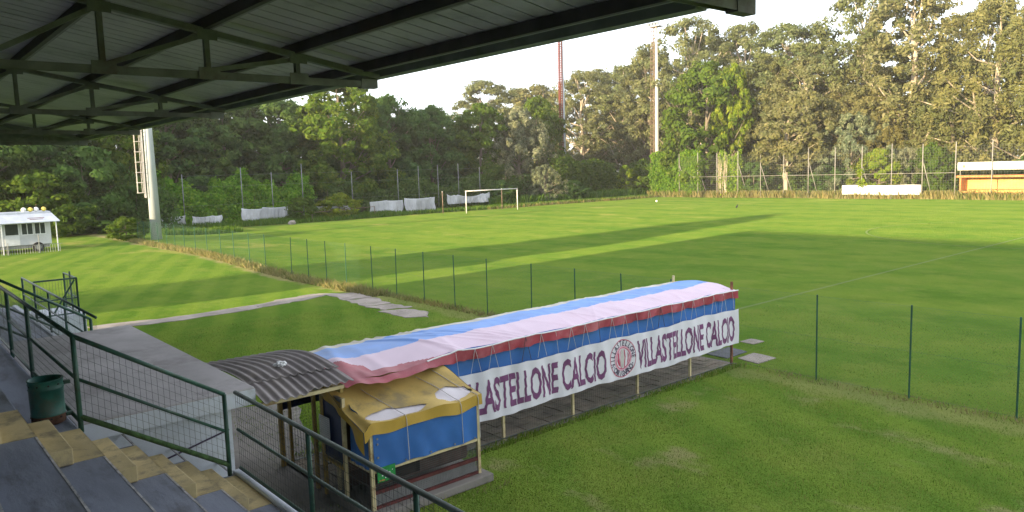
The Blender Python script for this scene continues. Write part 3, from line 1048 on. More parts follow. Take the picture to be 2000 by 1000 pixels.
MB().grid(valance, 80, 8).build('valance', M_YTARP, bo, smooth=True)


def endflap(u, v):
    x, y, z = broof(0, u)
    drop = .13 + .03 * math.sin(u * 9) + .20 * max(0, u - .72) / .28
    return x, y - .01 - .02 * math.sin(u * 16) * v, z - drop * v


MB().grid(endflap, 40, 6).build('end_flap', M_YTARP, bo, smooth=True)
MB().grid(lambda u, v: (lambda p: (p[0], p[1] + .01, p[2] - (.10 + .02 * math.sin(u * 8)) * v))(broof(1, u)), 30, 5).build('end_flap', M_YTARP, bo, smooth=True)
for u in (.33, .80, .96):
    pp = [Vector(broof(u - .12 * (1 - v), v)) + Vector((0, 0, .014)) for v in np.linspace(.25, 1, 9)]
    pp += [Vector(valance(u, v)) + Vector((.014, 0, 0)) for v in (.3, 1)] + [Vector((-9.338, pp[-1].y + .03, .74))]
    MB().tube(pp, .006, 5).build('tie_cord', M_CORD, bo)
b = MB()
b.wires((-9.385, 5.28, .17), (-9.385, 7.17, .17), (-9.385, 5.28, .37), (-9.385, 7.17, .37), 64, 7, .0032)
b.build('wire_mesh', M_PURLL, bo, kind='stuff')
b = MB()
b.wires((-9.395, 5.28, .40), (-9.395, 7.17, .40), (-9.395, 5.28, .70), (-9.395, 7.17, .70), 60, 9, .0024)
b.build('wire_mesh', M_WIRE, bo, kind='stuff')
b = MB()
b.wires((-9.42, 5.25, .13), (-10.4, 5.25, .13), (-9.42, 5.25, .71), (-10.4, 5.25, .71), 26, 14, .0018)
b.build('wire_mesh', M_WIRE, bo, kind='stuff')
MB().box((-10.38, 5.35, .36), (-9.62, 7.12, .39)).build('bench_board', M_BROWN, bo)
MB().box((-9.70, 6.2, .392), (-9.60, 7.12, .56)).build('front_board', M_BROWN, bo)
MB().box((-9.44, 5.305, .165), (-9.42, 7.15, .362)).build('lower_panel', M_LPAN, bo)
MB().box((-10.40, 5.30, .13), (-10.38, 7.15, 1.3)).build('back_board', M_BROWN, bo)
gs = thing('green_notice', 'small green notice with white marks fixed under the booth tarp', 'notice', (-9.33, 5.45, .55))
MB().box((-9.345, 5.30, .545), (-9.335, 5.60, .765)).build('board', M_SGREEN, gs)
b = MB()
for y, z, r_ in ((5.38, .64, .012), (5.43, .60, .010), (5.50, .66, .014), (5.505, .615, .02), (5.55, .69, .008), (5.46, .70, .006), (5.37, .71, .005)):
    b.tube([(-9.336, y, z), (-9.332, y, z)], r_, 9)
b.build('white_mark', M_SWHITE, gs)
MB().box((-9.336, 5.32, .565), (-9.333, 5.42, .578)).build('red_line', M_ORANGE, gs)

# ------------------------------------------------------------------ gate before the tunnel
ga = thing('entrance_gate', 'ochre framed gate with a dark navy panel at the mouth of the tunnel', 'gate', (-10.75, 5.2, 0))
for x, mm in ((-11.0, M_YPOST), (-10.70, M_YPOST), (-10.02, M_CREAM)):
    MB().beam((x, 5.16, 0), (x, 5.16, 1.70), .06, .05, upv=(0, 1, 0)).build('post', mm, ga)
MB().beam((-11.0, 5.16, 1.69), (-10.02, 5.16, 1.66), .05, .05).build('top_rail', M_METALG, ga)
MB().beam((-10.70, 5.16, .62), (-10.02, 5.16, .60), .05, .04).build('middle_rail', M_YPOST, ga)
MB().box((-10.67, 5.165, .66), (-10.05, 5.18, 1.66)).build('panel', M_NAVY, ga)
b = MB()
b.wires((-10.98, 5.15, .08), (-10.04, 5.15, .08), (-10.98, 5.15, 1.5), (-10.04, 5.15, .6), 22, 16, .0022)
b.build('wire_mesh', M_WIRE, ga, kind='stuff')
sh = thing('perforated_sheet', 'white sheet of punched square holes fixed on the navy gate panel', 'sheet', (-10.6, 5.14, .85))
b = MB()
for i in range(10):
    b.box((-10.76 + i * .036, 5.125, .86), (-10.746 + i * .036, 5.131, 1.30))
for j in range(14):
    b.box((-10.76, 5.124, .86 + j * .033), (-10.422, 5.130, .873 + j * .033))
b.build('lattice', M_SWHITE, sh)

# ------------------------------------------------------------------ green pitch fence
fe = thing('pitch_fence', 'low green wire fence with thin posts along the near side of the pitch', 'fence', (-30, 16, 0))
FX = [-3.7, -5.9] + []
xs = []
x = 3.0
fxs = [-64.0, -62.2, -60.4, -58.6, -56.6, -54.8, -52.8, -50.6, -48.4, -46.0, -43.9, -41.6, -39.4, -36.2, -34.3, -32.4, -30.5, -28.2, -26.3, -24.3, -22.3, -20.4, -18.1, -16.1, -14.2, -12.5, -8.38, -6.35, -4.40, -2.4, -.4, 1.6, 3.6, 5.6]
pmh = MB().tube([(0, 0, -.2), (0, 0, 1.98)], .019, 7).mesh('post', M_FPOST)
for x in fxs:
    gz = ground_z(x, 16.2)
    o = inst(pmh, 'post', fe, (x, 16.25, 0 if gz < .1 else 0), (random.uniform(-.012, .012), random.uniform(-.018, .018), 0))
for x0, x1 in ((-64.0, -12.4), (-10.45, 5.6)):
    b = MB()
    nn = int((x1 - x0) / .065)
    for i in range(nn + 30):
        for s_ in (-1, 1):
            xa = x0 + (i - 30 * (s_ > 0)) * .065
            xb = xa + s_ * 1.95 * 1.0
            pa, pb = [xa, .03], [xb, 1.95]
            # clip to the run
            def cl(p, q):
                if p[0] < x0:
                    t = (x0 - p[0]) / (q[0] - p[0]) if q[0] != p[0] else 0
                    return [x0, p[1] + (q[1] - p[1]) * t]
                if p[0] > x1:
                    t = (x1 - p[0]) / (q[0] - p[0]) if q[0] != p[0] else 0
                    return [x1, p[1] + (q[1] - p[1]) * t]
                return p
            if max(xa, xb) <= x0 or min(xa, xb) >= x1:
                continue
            qa, qb = cl(pa, pb), cl(pb, pa)
            b.tube([(qa[0], 16.27, qa[1]), (qb[0], 16.27, qb[1])], .0009, 3, 0, False)
    b.build('wire_mesh', M_FWIRE, fe, kind='stuff')
    for z in (.05, 1.0, 1.95):
        MB().tube([(x0, 16.27, z), (x1, 16.27, z)], .002, 3).build('strand', M_FWIRE, fe)

# ground plates near the tunnel end
for nm, lab, pts, mt in (('ground_plate', 'small square concrete cover in the grass past the tunnel end', [(-11.75, 18.4), (-11.3, 18.35), (-11.25, 18.85), (-11.7, 18.9)], M_PATH),
                         ('ground_plate', 'pale flat concrete plate in the grass at the corner of the tunnel', [(-10.75, 16.75), (-10.1, 16.6), (-10.05, 17.4), (-10.75, 17.5)], M_PATH),
                         ('ground_plate', 'dark metal cover plate in the grass right behind the tunnel end post', [(-11.6, 16.6), (-10.95, 16.55), (-10.95, 17.5), (-11.6, 17.6)], M_DCOVER)):
    b = MB()
    blob(b, ragged(pts, .02, 3, 4), .02)
    tag(b.build(nm, mt), lab, 'cover plate', 'covers set in the grass')

# ------------------------------------------------------------------ goal
gl = thing('goal', 'white football goal with worn paint and no net in front of the trees', 'goal', (-72.5, 59.2, 0))
MB().tube([(-72.5, 55.05, 0), (-72.5, 55.05, 2.66)], .06, 10).build('goal_post', M_GOAL, gl, smooth=True)
MB().tube([(-72.5, 63.2, 0), (-72.5, 63.2, 2.66)], .06, 10).build('goal_post', M_GOAL, gl, smooth=True)
MB().tube([(-72.5, 54.99, 2.66), (-72.5, 63.26, 2.66)], .06, 10).build('crossbar', M_GOAL, gl, smooth=True)
for y, nm in ((53.4, 'left'), (62.75, 'right')):
    o = thing('net_pole', 'thin dark net pole standing behind the %s post of the goal' % nm, 'pole', (-75, y, 0), 'net poles behind the goal')
    MB().tube([(-75, y, 0), (-75, y, 2.6)], .05, 8).build('shaft', M_LADB, o, smooth=True)
    MB().tube([(-75, y, 2.6), (-75, y, 2.68)], .065, 8).build('cap', M_GOAL, o, smooth=True)

# bird and ball
bd = MB()
bd.tube([(0, -.20, .12), (0, -.10, .18), (0, .02, .27), (0, .12, .36), (0, .16, .42)], [.015, .07, .10, .06, .03], 8)
bd.tube([(0, .13, .40), (0, .18, .45), (0, .23, .45), (0, .30, .43)], [.035, .05, .04, .004], 8)
bd.tube([(.03, .0, 0), (.03, .02, .2)], .008, 4).tube([(-.03, .0, 0), (-.03, .02, .2)], .008, 4)
o = bd.build('crow', M_BLACK, smooth=True)
o.location = (-47.2, 73.2, 0)
tag(o, 'black crow standing alone on the far side of the pitch', 'bird')
me = bpy.data.meshes.new('football')
bm = bmesh.new()
bmesh.ops.create_icosphere(bm, subdivisions=3, radius=.14)
bm.to_mesh(me)
bm.free()
me.materials.append(M_SWHITE)
tag(inst(me, 'football', None, (-66.5, 83.5, .14)), 'tiny white ball on the grass near the far corner', 'ball')

# ------------------------------------------------------------------ foliage
def leaf_mesh(name, mat, c, nrm, size, aspect=.62, seed=0):
    g = np.random.default_rng(seed)
    n = len(c)
    nrm = nrm / (np.linalg.norm(nrm, axis=1, keepdims=True) + 1e-9)
    a = g.normal(size=(n, 3))
    a -= nrm * (a * nrm).sum(1, keepdims=True)
    a /= np.linalg.norm(a, axis=1, keepdims=True) + 1e-9
    bb = np.cross(nrm, a)
    s = size[:, None]
    fold = nrm * s * .18
    v = np.stack([c - a * s, c + bb * s * aspect + fold, c + a * s, c - bb * s * aspect + fold], 1).reshape(-1, 3)
    me = bpy.data.meshes.new(name)
    me.vertices.add(n * 4)
    me.vertices.foreach_set('co', v.astype(np.float32).ravel())
    me.loops.add(n * 4)
    me.loops.foreach_set('vertex_index', np.arange(n * 4, dtype=np.int32))
    me.polygons.add(n)
    me.polygons.foreach_set('loop_start', np.arange(0, n * 4, 4, dtype=np.int32))
    me.polygons.foreach_set('loop_total', np.full(n, 4, dtype=np.int32))
    me.update(calc_edges=True)
    me.materials.append(mat)
    return me


def tree_meshes(kind, seed, leafmat, barkmat, crown_lo=.15, slim=.42, clumps=150, per=90, cr=.055, leaf=.013, airy=0., droop=0., top=.55, limbs=26, lean=0., stems=1):
    """unit-height tree: trunk with limbs, and a crown of leaf clumps; scale by the real height"""
    g = np.random.default_rng(seed)
    C, N, S = [], [], []
    lob = [(g.uniform(0, 6.28), g.uniform(.1, 1), g.uniform(-.34, .40), g.uniform(.5, 1.1), g.uniform(.1, .25)) for _ in range(9)]
    cl = []
    while len(cl) < clumps:
        t = g.uniform(0, 1)
        tq = t ** (.55 + top)
        prof = max(.05, (1 - abs(2 * tq - 1) ** 2.4)) ** .55
        th = g.uniform(0, 2 * math.pi)
        f = 1.
        for a, tt, am, wa, wt in lob:
            da = (th - a + math.pi) % (2 * math.pi) - math.pi
            f += am * math.exp(-(da / wa) ** 2 - ((t - tt) / wt) ** 2)
        rr = slim * prof * f * (g.uniform(.12, 1) ** (.5 - .1 * airy))
        z = crown_lo + (1 - crown_lo) * t * .965
        cl.append((rr * math.cos(th) + lean * z * z, rr * math.sin(th), z, rr / (slim * prof * f + 1e-6)))
    for (x, y, z, q) in cl:
        n = int(per * g.uniform(.35, 1.6))
        r = cr * g.uniform(.6, 1.35)
        d = g.normal(size=(n, 3))
        d /= np.linalg.norm(d, axis=1, keepdims=True)
        rad = r * g.uniform(.25, 1, size=(n, 1)) ** .5
        p = d * rad
        p[:, 2] *= .72 if droop == 0 else .6
        if droop:
            hang = g.uniform(0, 1, n) ** 1.5 * r * droop
            p[:, 2] -= hang
            p[:, :2] *= .75
        o = np.array([x - lean * z * z, y, .25 * r])
        outw = o / (np.linalg.norm(o) + 1e-6)
        C.append(p + [x, y, z])
        nn = d * 1.0 + outw * .8 + [0, 0, .35] + g.normal(size=(n, 3)) * .55
        if droop:
            nn[:, 2] *= .3
        N.append(nn)
        S.append(leaf * np.clip(g.lognormal(-.12, .42, n), .35, 2.2) * g.uniform(.85, 1.2))
    C, N, S = np.concatenate(C), np.concatenate(N), np.concatenate(S)
    crown = leaf_mesh('crown', leafmat, C, N, S, .36 if droop else .5, seed)
    b = MB()
    for s_ in range(stems):
        ax, ay = (0, 0) if stems == 1 else (g.uniform(-.05, .05), g.uniform(-.05, .05))
        bx_, by_ = (0, 0) if stems == 1 else (ax * 3.2, ay * 3.2)
        pts, rad = [], []
        for i in range(9):
            t = i / 8
            pts.append((ax + (bx_ - ax) * t + lean * (t * .85) ** 2 + g.normal() * .006, ay + (by_ - ay) * t + g.normal() * .006, -.02 + t * .88))
            rad.append((.020 if stems == 1 else .014) * (1 - t) ** .8 + .003)
        b.tube(pts, rad, 7)
        order = g.permutation(len(cl))[:limbs // stems]
        for k in order:
            x, y, z, q = cl[k]
            zb = max(.08 if stems == 1 else .27, z - g.uniform(.10, .28))
            ti = min(7.99, max(0, (zb + .02) / .88 * 8))
            i0 = int(ti)
            P0 = Vector(pts[i0]).lerp(Vector(pts[i0 + 1]), ti - i0)
            P1 = Vector((x, y, z))
            mid = P0.lerp(P1, .5) + Vector((g.normal() * .012, g.normal() * .012, -.02))
            r0 = rad[i0] * .42
            b.tube([P0, P0.lerp(mid, .6), mid, P1], [r0, r0 * .8, r0 * .6, .0018], 5)
    return crown, b.mesh('trunk', barkmat)


KIND = {
    'dark0': tree_meshes('dark', 11, M_DARK, M_BARK, .06, .40, 230, 130, .060, .0130, top=.35),
    'dark1': tree_meshes('dark', 12, M_DARK, M_BARK, .05, .38, 230, 130, .062, .0130, top=.5),
    'dark2': tree_meshes('dark', 13, M_DARK, M_BARK, .10, .42, 220, 130, .062, .0130, top=.25),
    'mid0': tree_meshes('mid', 21, M_MIDG, M_BARK, .04, .36, 240, 130, .054, .0115, top=.45),
    'mid1': tree_meshes('mid', 22, M_MIDG, M_BARK, .03, .36, 230, 130, .056, .0120, top=.2),
    'linden0': tree_meshes('linden', 23, M_LIND, M_BARK, .04, .36, 260, 130, .050, .0112, top=.45),
    'lime0': tree_meshes('lime', 31, M_LIME, M_BARK, .35, .34, 140, 90, .050, .0125, top=.4, limbs=30),
    'silver0': tree_meshes('silver', 41, M_SILV, M_BARK, .03, .32, 210, 140, .052, .0108, top=.3, droop=1.2),
    'silver1': tree_meshes('silver', 42, M_SILV, M_BARK, .04, .46, 190, 140, .060, .0125, top=.3, droop=.8),
    'olive0': tree_meshes('olive', 51, M_GOLD, M_BARK, .12, .26, 300, 120, .036, .0066, airy=1, top=.45, limbs=40),
    'olive1': tree_meshes('olive', 52, M_GOLD, M_PALEB, .10, .25, 300, 120, .037, .0066, airy=1, top=.6, limbs=40),
    'olive2': tree_meshes('olive', 53, M_GOLD, M_PALEB, .16, .30, 300, 120, .038, .0066, airy=1, top=.3, limbs=44),
    'lean0': tree_meshes('lean', 54, M_GOLD, M_PALEB, .26, .36, 190, 110, .052, .0120, airy=1, top=.4, limbs=30, lean=.12, stems=2),
    'will0': tree_meshes('will', 61, M_WILL, M_BARK, .06, .30, 300, 130, .042, .0074, airy=.6, top=.35, droop=1.6, limbs=36),
    'will1': tree_meshes('will', 62, M_WILL, M_PALEB, .05, .33, 290, 130, .045, .0074, airy=.6, top=.2, droop=1.2, limbs=36),
    'bush0': tree_meshes('bush', 71, M_LIME, M_BARK, .03, .55, 110, 100, .10, .026, top=.1, limbs=14),
    'bush1': tree_meshes('bush', 72, M_MIDG, M_BARK, .03, .60, 120, 100, .10, .025, top=.1, limbs=14),
    'bush2': tree_meshes('bush', 73, M_DARK, M_BARK, .03, .60, 120, 100, .10, .025, top=.1, limbs=14),
}


def plant(kind, x, y, h, width, label, cat='tree', name='tree', rot=None, z=None, group=None):
    cm, tm = KIND[kind]
    slim = {'dark0': .40, 'dark1': .38, 'dark2': .42, 'mid0': .36, 'mid1': .36, 'linden0': .36, 'lime0': .34, 'silver0': .32, 'silver1': .46, 'olive0': .26, 'olive1': .25, 'olive2': .30, 'lean0': .36, 'will0': .30, 'will1': .33, 'bush0': .55, 'bush1': .60, 'bush2': .60}[kind]
    o = thing(name, label, cat, (x, y, ground_z(x, y) if z is None else z), group)
    s = width * (1.28 if cat == 'tree' else 1.1) / (2 * slim * 1.08)
    h *= .98 if group and group.startswith('trees beyond') else 1.05
    o.rotation_euler = (0, 0, random.uniform(0, 6.28) if rot is None else rot)
    o.scale = (s, s, h)
    for nm, me in (('trunk', tm), ('crown', cm)):
        c = bpy.data.objects.new(nm, me)
        COL.objects.link(c)
        c.parent = o
    return o


G1 = 'trees behind the goal end'
G2 = 'trees beyond the far touchline'
random.seed(21)
for a in [
    ('dark0', -82, 6.5, 13.5, 11, 'dark leafy tree at the left edge behind the white cabin', G1),
    ('dark2', -86, 12.5, 13.0, 11, 'dark tree rising over the roof of the white cabin', G1),
    ('linden0', -90, 20.6, 14.5, 9, 'sunlit yellow-green tree just left of the nearest grey mast', G1),
    ('bush2', -80, 16.0, 7.5, 8.5, 'broad dark shrub at the foot of the nearest grey mast, left side', G1),
    ('bush1', -77, 11.6, 5.5, 7.0, 'low green shrub between the white cabin and the grey mast', G1),
    ('dark1', -96, 28.5, 14.8, 12, 'dense dark tree right behind the nearest grey mast', G1),
    ('dark0', -98, 36.0, 15.0, 12, 'dense dark tree above the ivy bank, left one', G1),
    ('dark2', -97, 43.0, 14.8, 12, 'dense dark tree above the ivy bank, next to the yellow-green tree', G1),
    ('linden0', -90, 48.2, 16.8, 11.5, 'tall bushy green tree lit yellow at its top, left of the sky gap', G1),
    ('dark1', -95, 58.5, 15.2, 9.5, 'dark green tree with a rounded top beside the yellow-topped tree', G1),
    ('dark0', -95, 65.8, 14.2, 9.5, 'dark rounded tree standing alone below the open sky', G1),
    ('mid1', -92, 73.0, 14.6, 9.5, 'mid green tree with leaves to the ground behind the goal', G1),
    ('silver0', -90, 79.2, 14.3, 9.0, 'silvery grey-green willow right of the goal', G1),
    ('mid0', -94, 86.4, 16.3, 8.5, 'narrow green tree between the silvery willow and the red mast', G1),
    ('olive0', -126, 101, 23.0, 15, 'pale olive tree far behind the goal, lit on top', G1),
    ('olive1', -119, 110.5, 23.5, 14, 'olive poplar left of the red mast in the far grove', G2),
    ('olive2', -107, 111, 25.0, 13, 'olive poplar with pale stems right of the red mast', G2),
    ('olive0', -112, 121, 26.5, 14, 'tall thin poplar deep in the grove behind the red mast', G2),
    ('olive1', -99, 115, 25.5, 13, 'olive poplar left of the pale mast', G2),
    ('olive0', -91, 112, 27.0, 12, 'olive poplar right behind the pale mast', G2),
    ('olive2', -82, 113, 31.5, 16, 'tall pale poplar towering right of the pale mast', G2),
    ('mid1', -71.5, 102.5, 21.5, 12.5, 'broad bright green tree rising over the ivy fence', G2),
    ('lime0', -67.6, 103.6, 20.6, 5.5, 'lime yellow young crown at the right edge of the bright green tree', G2),
    ('olive1', -75, 119, 30.0, 13, 'dark olive poplar behind the bright green tree', G2),
    ('olive0', -63.5, 113, 27.5, 14, 'olive tree with an open crown left of the sky gap', G2),
    ('will0', -67, 112, 23, 12, 'deep olive tree filling in behind the lime crown', G2),
    ('lean0', -56.5, 101, 15.0, 10, 'tree with two leaning pale trunks behind the far fence', G2),
    ('olive2', -58, 108, 21, 12, 'open crowned tree behind the leaning trunks', G2),
    ('silver1', -49.0, 104, 11.8, 9.0, 'round silvery willow behind the far fence', G2),
    ('olive2', -53, 116, 31.0, 15, 'very tall poplar with bare pale limbs right of the sky gap', G2),
    ('olive1', -44.5, 112, 29.5, 13, 'very tall poplar with an upright pale trunk', G2),
    ('will1', -42, 121, 20.0, 12, 'willow seen low between the tall poplars', G2),
    ('will0', -38.5, 110, 14.0, 11, 'drooping willow left of the orange bench shelter', G2),
    ('will1', -33.0, 109, 26.0, 15, 'large drooping willow over the orange bench shelter', G2),
    ('will0', -26.0, 107, 24.0, 14, 'drooping willow at the right edge of the picture', G2),
    ('will1', -19.0, 109, 25.0, 14, 'willow past the right edge by the shelter', G2),
    ('dark1', -104, 33, 14.5, 12, 'dark tree filling in behind the ivy bank, far left', G1),
    ('dark0', -104, 51, 15.0, 12, 'dark tree half hidden behind the yellow-topped tree', G1),
    ('dark2', -103, 62, 13.6, 11, 'dark tree filling the gap behind the lone rounded tree', G1),
    ('dark1', -102, 72, 14.0, 12, 'dark tree hidden behind the green tree at the goal', G1),
    ('dark2', -95, 14, 13.5, 12, 'dark tree deep behind the white cabin', G1),
    ('olive1', -131, 115, 22.5, 15, 'pale tree low on the skyline left of the red mast', G1),
    ('olive2', -104, 126, 27.0, 15, 'background poplar between the two masts', G2),
    ('olive0', -88, 126, 30.0, 15, 'background poplar behind the pale mast', G2),
    ('olive1', -68, 124, 26.0, 14, 'background poplar behind the lime crown', G2),
    ('olive0', -57, 127, 25.0, 14, 'background poplar left of the tallest poplars', G2),
    ('will0', -50, 110, 16.0, 12, 'mid height willow under the tall bare limbed poplar', G2),
    ('olive2', -37.5, 119, 26.0, 13, 'background poplar above the drooping willows', G2),
]:
    plant(*a[:6], group=a[6])
for a in [
    ('bush0', -43.6, 100.2, 6.0, 6.0, 'bright lime green shrub behind the white far banner'),
    ('bush1', -37.6, 101.2, 6.3, 5.5, 'fresh green shrub left of the orange bench shelter'),
    ('silver1', -41.0, 102.5, 6.2, 5.5, 'grey-green shrub between the two bright shrubs'),
    ('bush1', -81, 101, 3.6, 6.0, 'round dark green shrub in the corner below the pale mast'),
    ('bush0', -85, 98.5, 5.0, 4.0, 'yellow-green shrub among stems between the two masts'),
    ('bush2', -88, 97, 4.5, 7.0, 'low dark shrub in the shade left of the corner'),
    ('bush0', -100, 99, 7.2, 7, 'yellow-green shrub right beside the foot of the red mast'),
    ('bush1', -66.0, 15.9, 1.75, 2.9, 'small round green shrub at the foot of the grey mast'),
    ('bush0', -80.5, 42.5, 2.8, 4.5, 'bright weedy shrub by the low rail left of the goal'),
    ('bush1', -80.5, 37.8, 2.6, 4.0, 'green weedy shrub covering the end of a white tarp'),
    ('bush2', -82, 68.5, 3.4, 5.0, 'dark low shrub behind the right post of the goal'),
    ('silver1', -81.5, 76.5, 5.5, 5.5, 'silvery low shrub at the foot of the willow'),
    ('bush2', -81, 82, 3.0, 5.5, 'dark low shrub in front of the ivy hedge'),
    ('bush2', -62, 100.5, 4.8, 6, 'dark shrub in the shade behind the ivy fence'),
    ('bush2', -52, 103.5, 4.2, 7, 'dark low shrub in the shade under the leaning trunks'),
    ('will0', -46.5, 106.5, 9.5, 8, 'low willow bush right of the round silvery willow'),
]:
    plant(a[0], a[1], a[2], a[3], a[4], a[5], 'shrub', 'shrub', group='shrubs round the pitch')
# trees beside and behind the stand, out of view; the low sun throws their shadow across the lawn and pitch
plant('dark2', -34.6, -9, 11.2, 6.2, 'tall dense tree next to the end of the stand', group='trees behind the stand')
plant('dark0', -33.6, -11, 9.0, 6.0, 'smaller dense tree next to the end of the stand', group='trees behind the stand')

# ivy sheets: leaves over a real frame
def ivy(name, label, p, q, hfun, depth, n, leafmat, size=.16, seed=0, group=None, lean=0.):
    g = np.random.default_rng(seed)
    p, q = np.array(p, float), np.array(q, float)
    d = q - p
    L = np.linalg.norm(d)
    d /= L
    nr = np.array([-d[1], d[0], 0])
    root = thing(name, label, 'hedge', tuple((p + q) / 2), group)
    s = g.uniform(0, L, n)
    hh = np.array([hfun(t / L) for t in s])
    z = hh * g.uniform(0, 1, n) ** .8
    off = g.normal(size=n) * depth * .5 * (1 - .5 * z / (hh + .01)) + .25 * depth * np.sin(s * 2.1) * np.sin(z * 1.7) + lean * z
    c = p + d * s[:, None] + nr * off[:, None]
    c[:, 2] += z + g.normal(size=n) * .15
    nn = nr * np.sign(off + g.normal(size=n) * .3)[:, None] + g.normal(size=(n, 3)) * .6 + [0, 0, .3]
    me = leaf_mesh('leaves', leafmat, c, nn, size * g.uniform(.5, 1.3, n), .65, seed)
    inst(me, 'leaves', root).matrix_parent_inverse = Matrix.Translation(-WORLD(root))
    b = MB()
    for i in range(int(L / 1.6) + 1):
        t = min(L, i * 1.6)
        a = p + d * t
        hgt = hfun(t / L) * .9
        b.tube([a, a + np.array([g.normal() * .15, g.normal() * .15, hgt * .5]), a + np.array([g.normal() * .2, g.normal() * .2, hgt])], [.04, .03, .012], 5)
    b.build('stems', M_BARK, root, kind='stuff')
    return root


ivy('ivy_hedge', 'bright ivy growing over the far fence left of its bare posts', (-79, 98.0, 0), (-69.3, 98.0, 0), lambda t: 6.9 + .25 * math.sin(t * 9) - .8 * max(0, t - .8), .9, 15000, M_IVY, .17, 1)
ivy('ivy_hedge', 'narrow clump of ivy on a far fence post with dry stems', (-66.2, 97.8, 0), (-62.4, 97.9, 0), lambda t: 6.4 + .5 * math.sin(t * 8), .7, 2300, M_IVY, .17, 2)
ivy('ivy_hedge', 'dark ivy hedge below the red mast', (-84, 80.5, 0), (-86, 96.5, 0), lambda t: 6.6 + .3 * math.sin(t * 12) - .9 * t, 1.6, 11000, M_MIDG, .18, 3)
ivy('ivy_hedge', 'bright green creeper bank behind the white tarps on the left', (-87.5, 24, 0), (-87.5, 42.5, 0), lambda t: 4.6 + .9 * math.sin(t * 13 + 1) + .5 * math.sin(t * 37) + .3 * math.sin(t * 71), 2.2, 22000, M_CREEP, .17, 4, lean=.15)
ivy('ivy_hedge', 'dark overgrown hedge behind the goal', (-86, 44, 0), (-86, 78, 0), lambda t: 3.6 + .8 * math.sin(t * 21), 1.6, 13000, M_DARK, .18, 5)
ivy('ivy_hedge', 'dark overgrown hedge behind the white cabin and the grey mast', (-79, 3, 0), (-80, 24, 0), lambda t: 4.4 + .9 * math.sin(t * 17), 2.2, 11000, M_DARK, .18, 6)
ivy('ivy_hedge', 'tall dark backing of leaves behind the left trees', (-108, 2, 0), (-108, 84, 0), lambda t: 12.0 + .8 * math.sin(t * 31), 3.0, 52000, M_DARK, .30, 15)
ivy('ivy_hedge', 'tall leafy backing behind the poplars', (-112, 131, 0), (-15, 129, 0), lambda t: 13.0 + 2.5 * math.sin(t * 37), 4.0, 34000, M_MIDG, .3, 16)
ivy('ivy_hedge', 'dark undergrowth in the shade behind the far fence', (-64, 106, 0), (-18, 105, 0), lambda t: 4.4 + .8 * math.sin(t * 25), 2.4, 16000, M_DARK, .2, 7)
ivy('ivy_hedge', 'undergrowth below the poplar grove between the masts', (-108, 104, 0), (-80, 106, 0), lambda t: 5.2 + 1. * math.sin(t * 19), 2.4, 12000, M_MIDG, .2, 8)
# dry reeds on the narrow ivy clump
b = MB()
for i in range(16):
    x = -66.2 + random.uniform(0, 1.6)
    b.tube([(x, 97.5, 0), (x + random.uniform(-.2, .2), 97.4, 3), (x + random.uniform(-.5, .5), 97.4, random.uniform(5.5, 7.2))], [.04, .03, .01], 4)
tag(b.build('dry_reeds', M_PALEB), 'pale dry reed stems beside the narrow ivy clump', 'reeds', kind='stuff')


# rough growth and grass, uncountable
def blades(name, label, mat, boxes, seed, cat='grass', bend=.5, wd=.10):
    g = np.random.default_rng(seed)
    V, base = [], 0
    for (x0, x1, y0, y1, n, h0, h1) in boxes:
        x, y = g.uniform(x0, x1, n), g.uniform(y0, y1, n)
        # clumping
        k = np.sin(x * 1.7 + 3 * np.sin(y * .9)) * np.sin(y * 1.3 + 2 * np.sin(x * .7)) + g.uniform(-1, 1, n)
        m_ = k > -.45
        x, y = x[m_], y[m_]
        n = len(x)
        h = g.uniform(h0, h1, n)
        a = g.uniform(0, 6.28, n)
        ww = h * wd * g.uniform(.6, 1.4, n)
        z = np.array([ground_z(p, q) for p, q in zip(x, y)]) - .01
        bx_, by_ = np.cos(a) * ww, np.sin(a) * ww
        tx, ty = x + g.normal(size=n) * h * bend * .6, y + g.normal(size=n) * h * bend * .6
        V.append(np.stack([np.stack([x - bx_, y - by_, z], 1), np.stack([x + bx_, y + by_, z], 1), np.stack([tx, ty, z + h], 1)], 1).reshape(-1, 3))
    V = np.concatenate(V)
    n = len(V) // 3
    me = bpy.data.meshes.new(name)
    me.vertices.add(n * 3)
    me.vertices.foreach_set('co', V.astype(np.float32).ravel())
    me.loops.add(n * 3)
    me.loops.foreach_set('vertex_index', np.arange(n * 3, dtype=np.int32))
    me.polygons.add(n)
    me.polygons.foreach_set('loop_start', np.arange(0, n * 3, 3, dtype=np.int32))
    me.polygons.foreach_set('loop_total', np.full(n, 3, dtype=np.int32))
    me.update(calc_edges=True)
    me.materials.append(mat)
    o = bpy.data.objects.new(name, me)
    COL.objects.link(o)
    return tag(o, label, cat, kind='stuff')


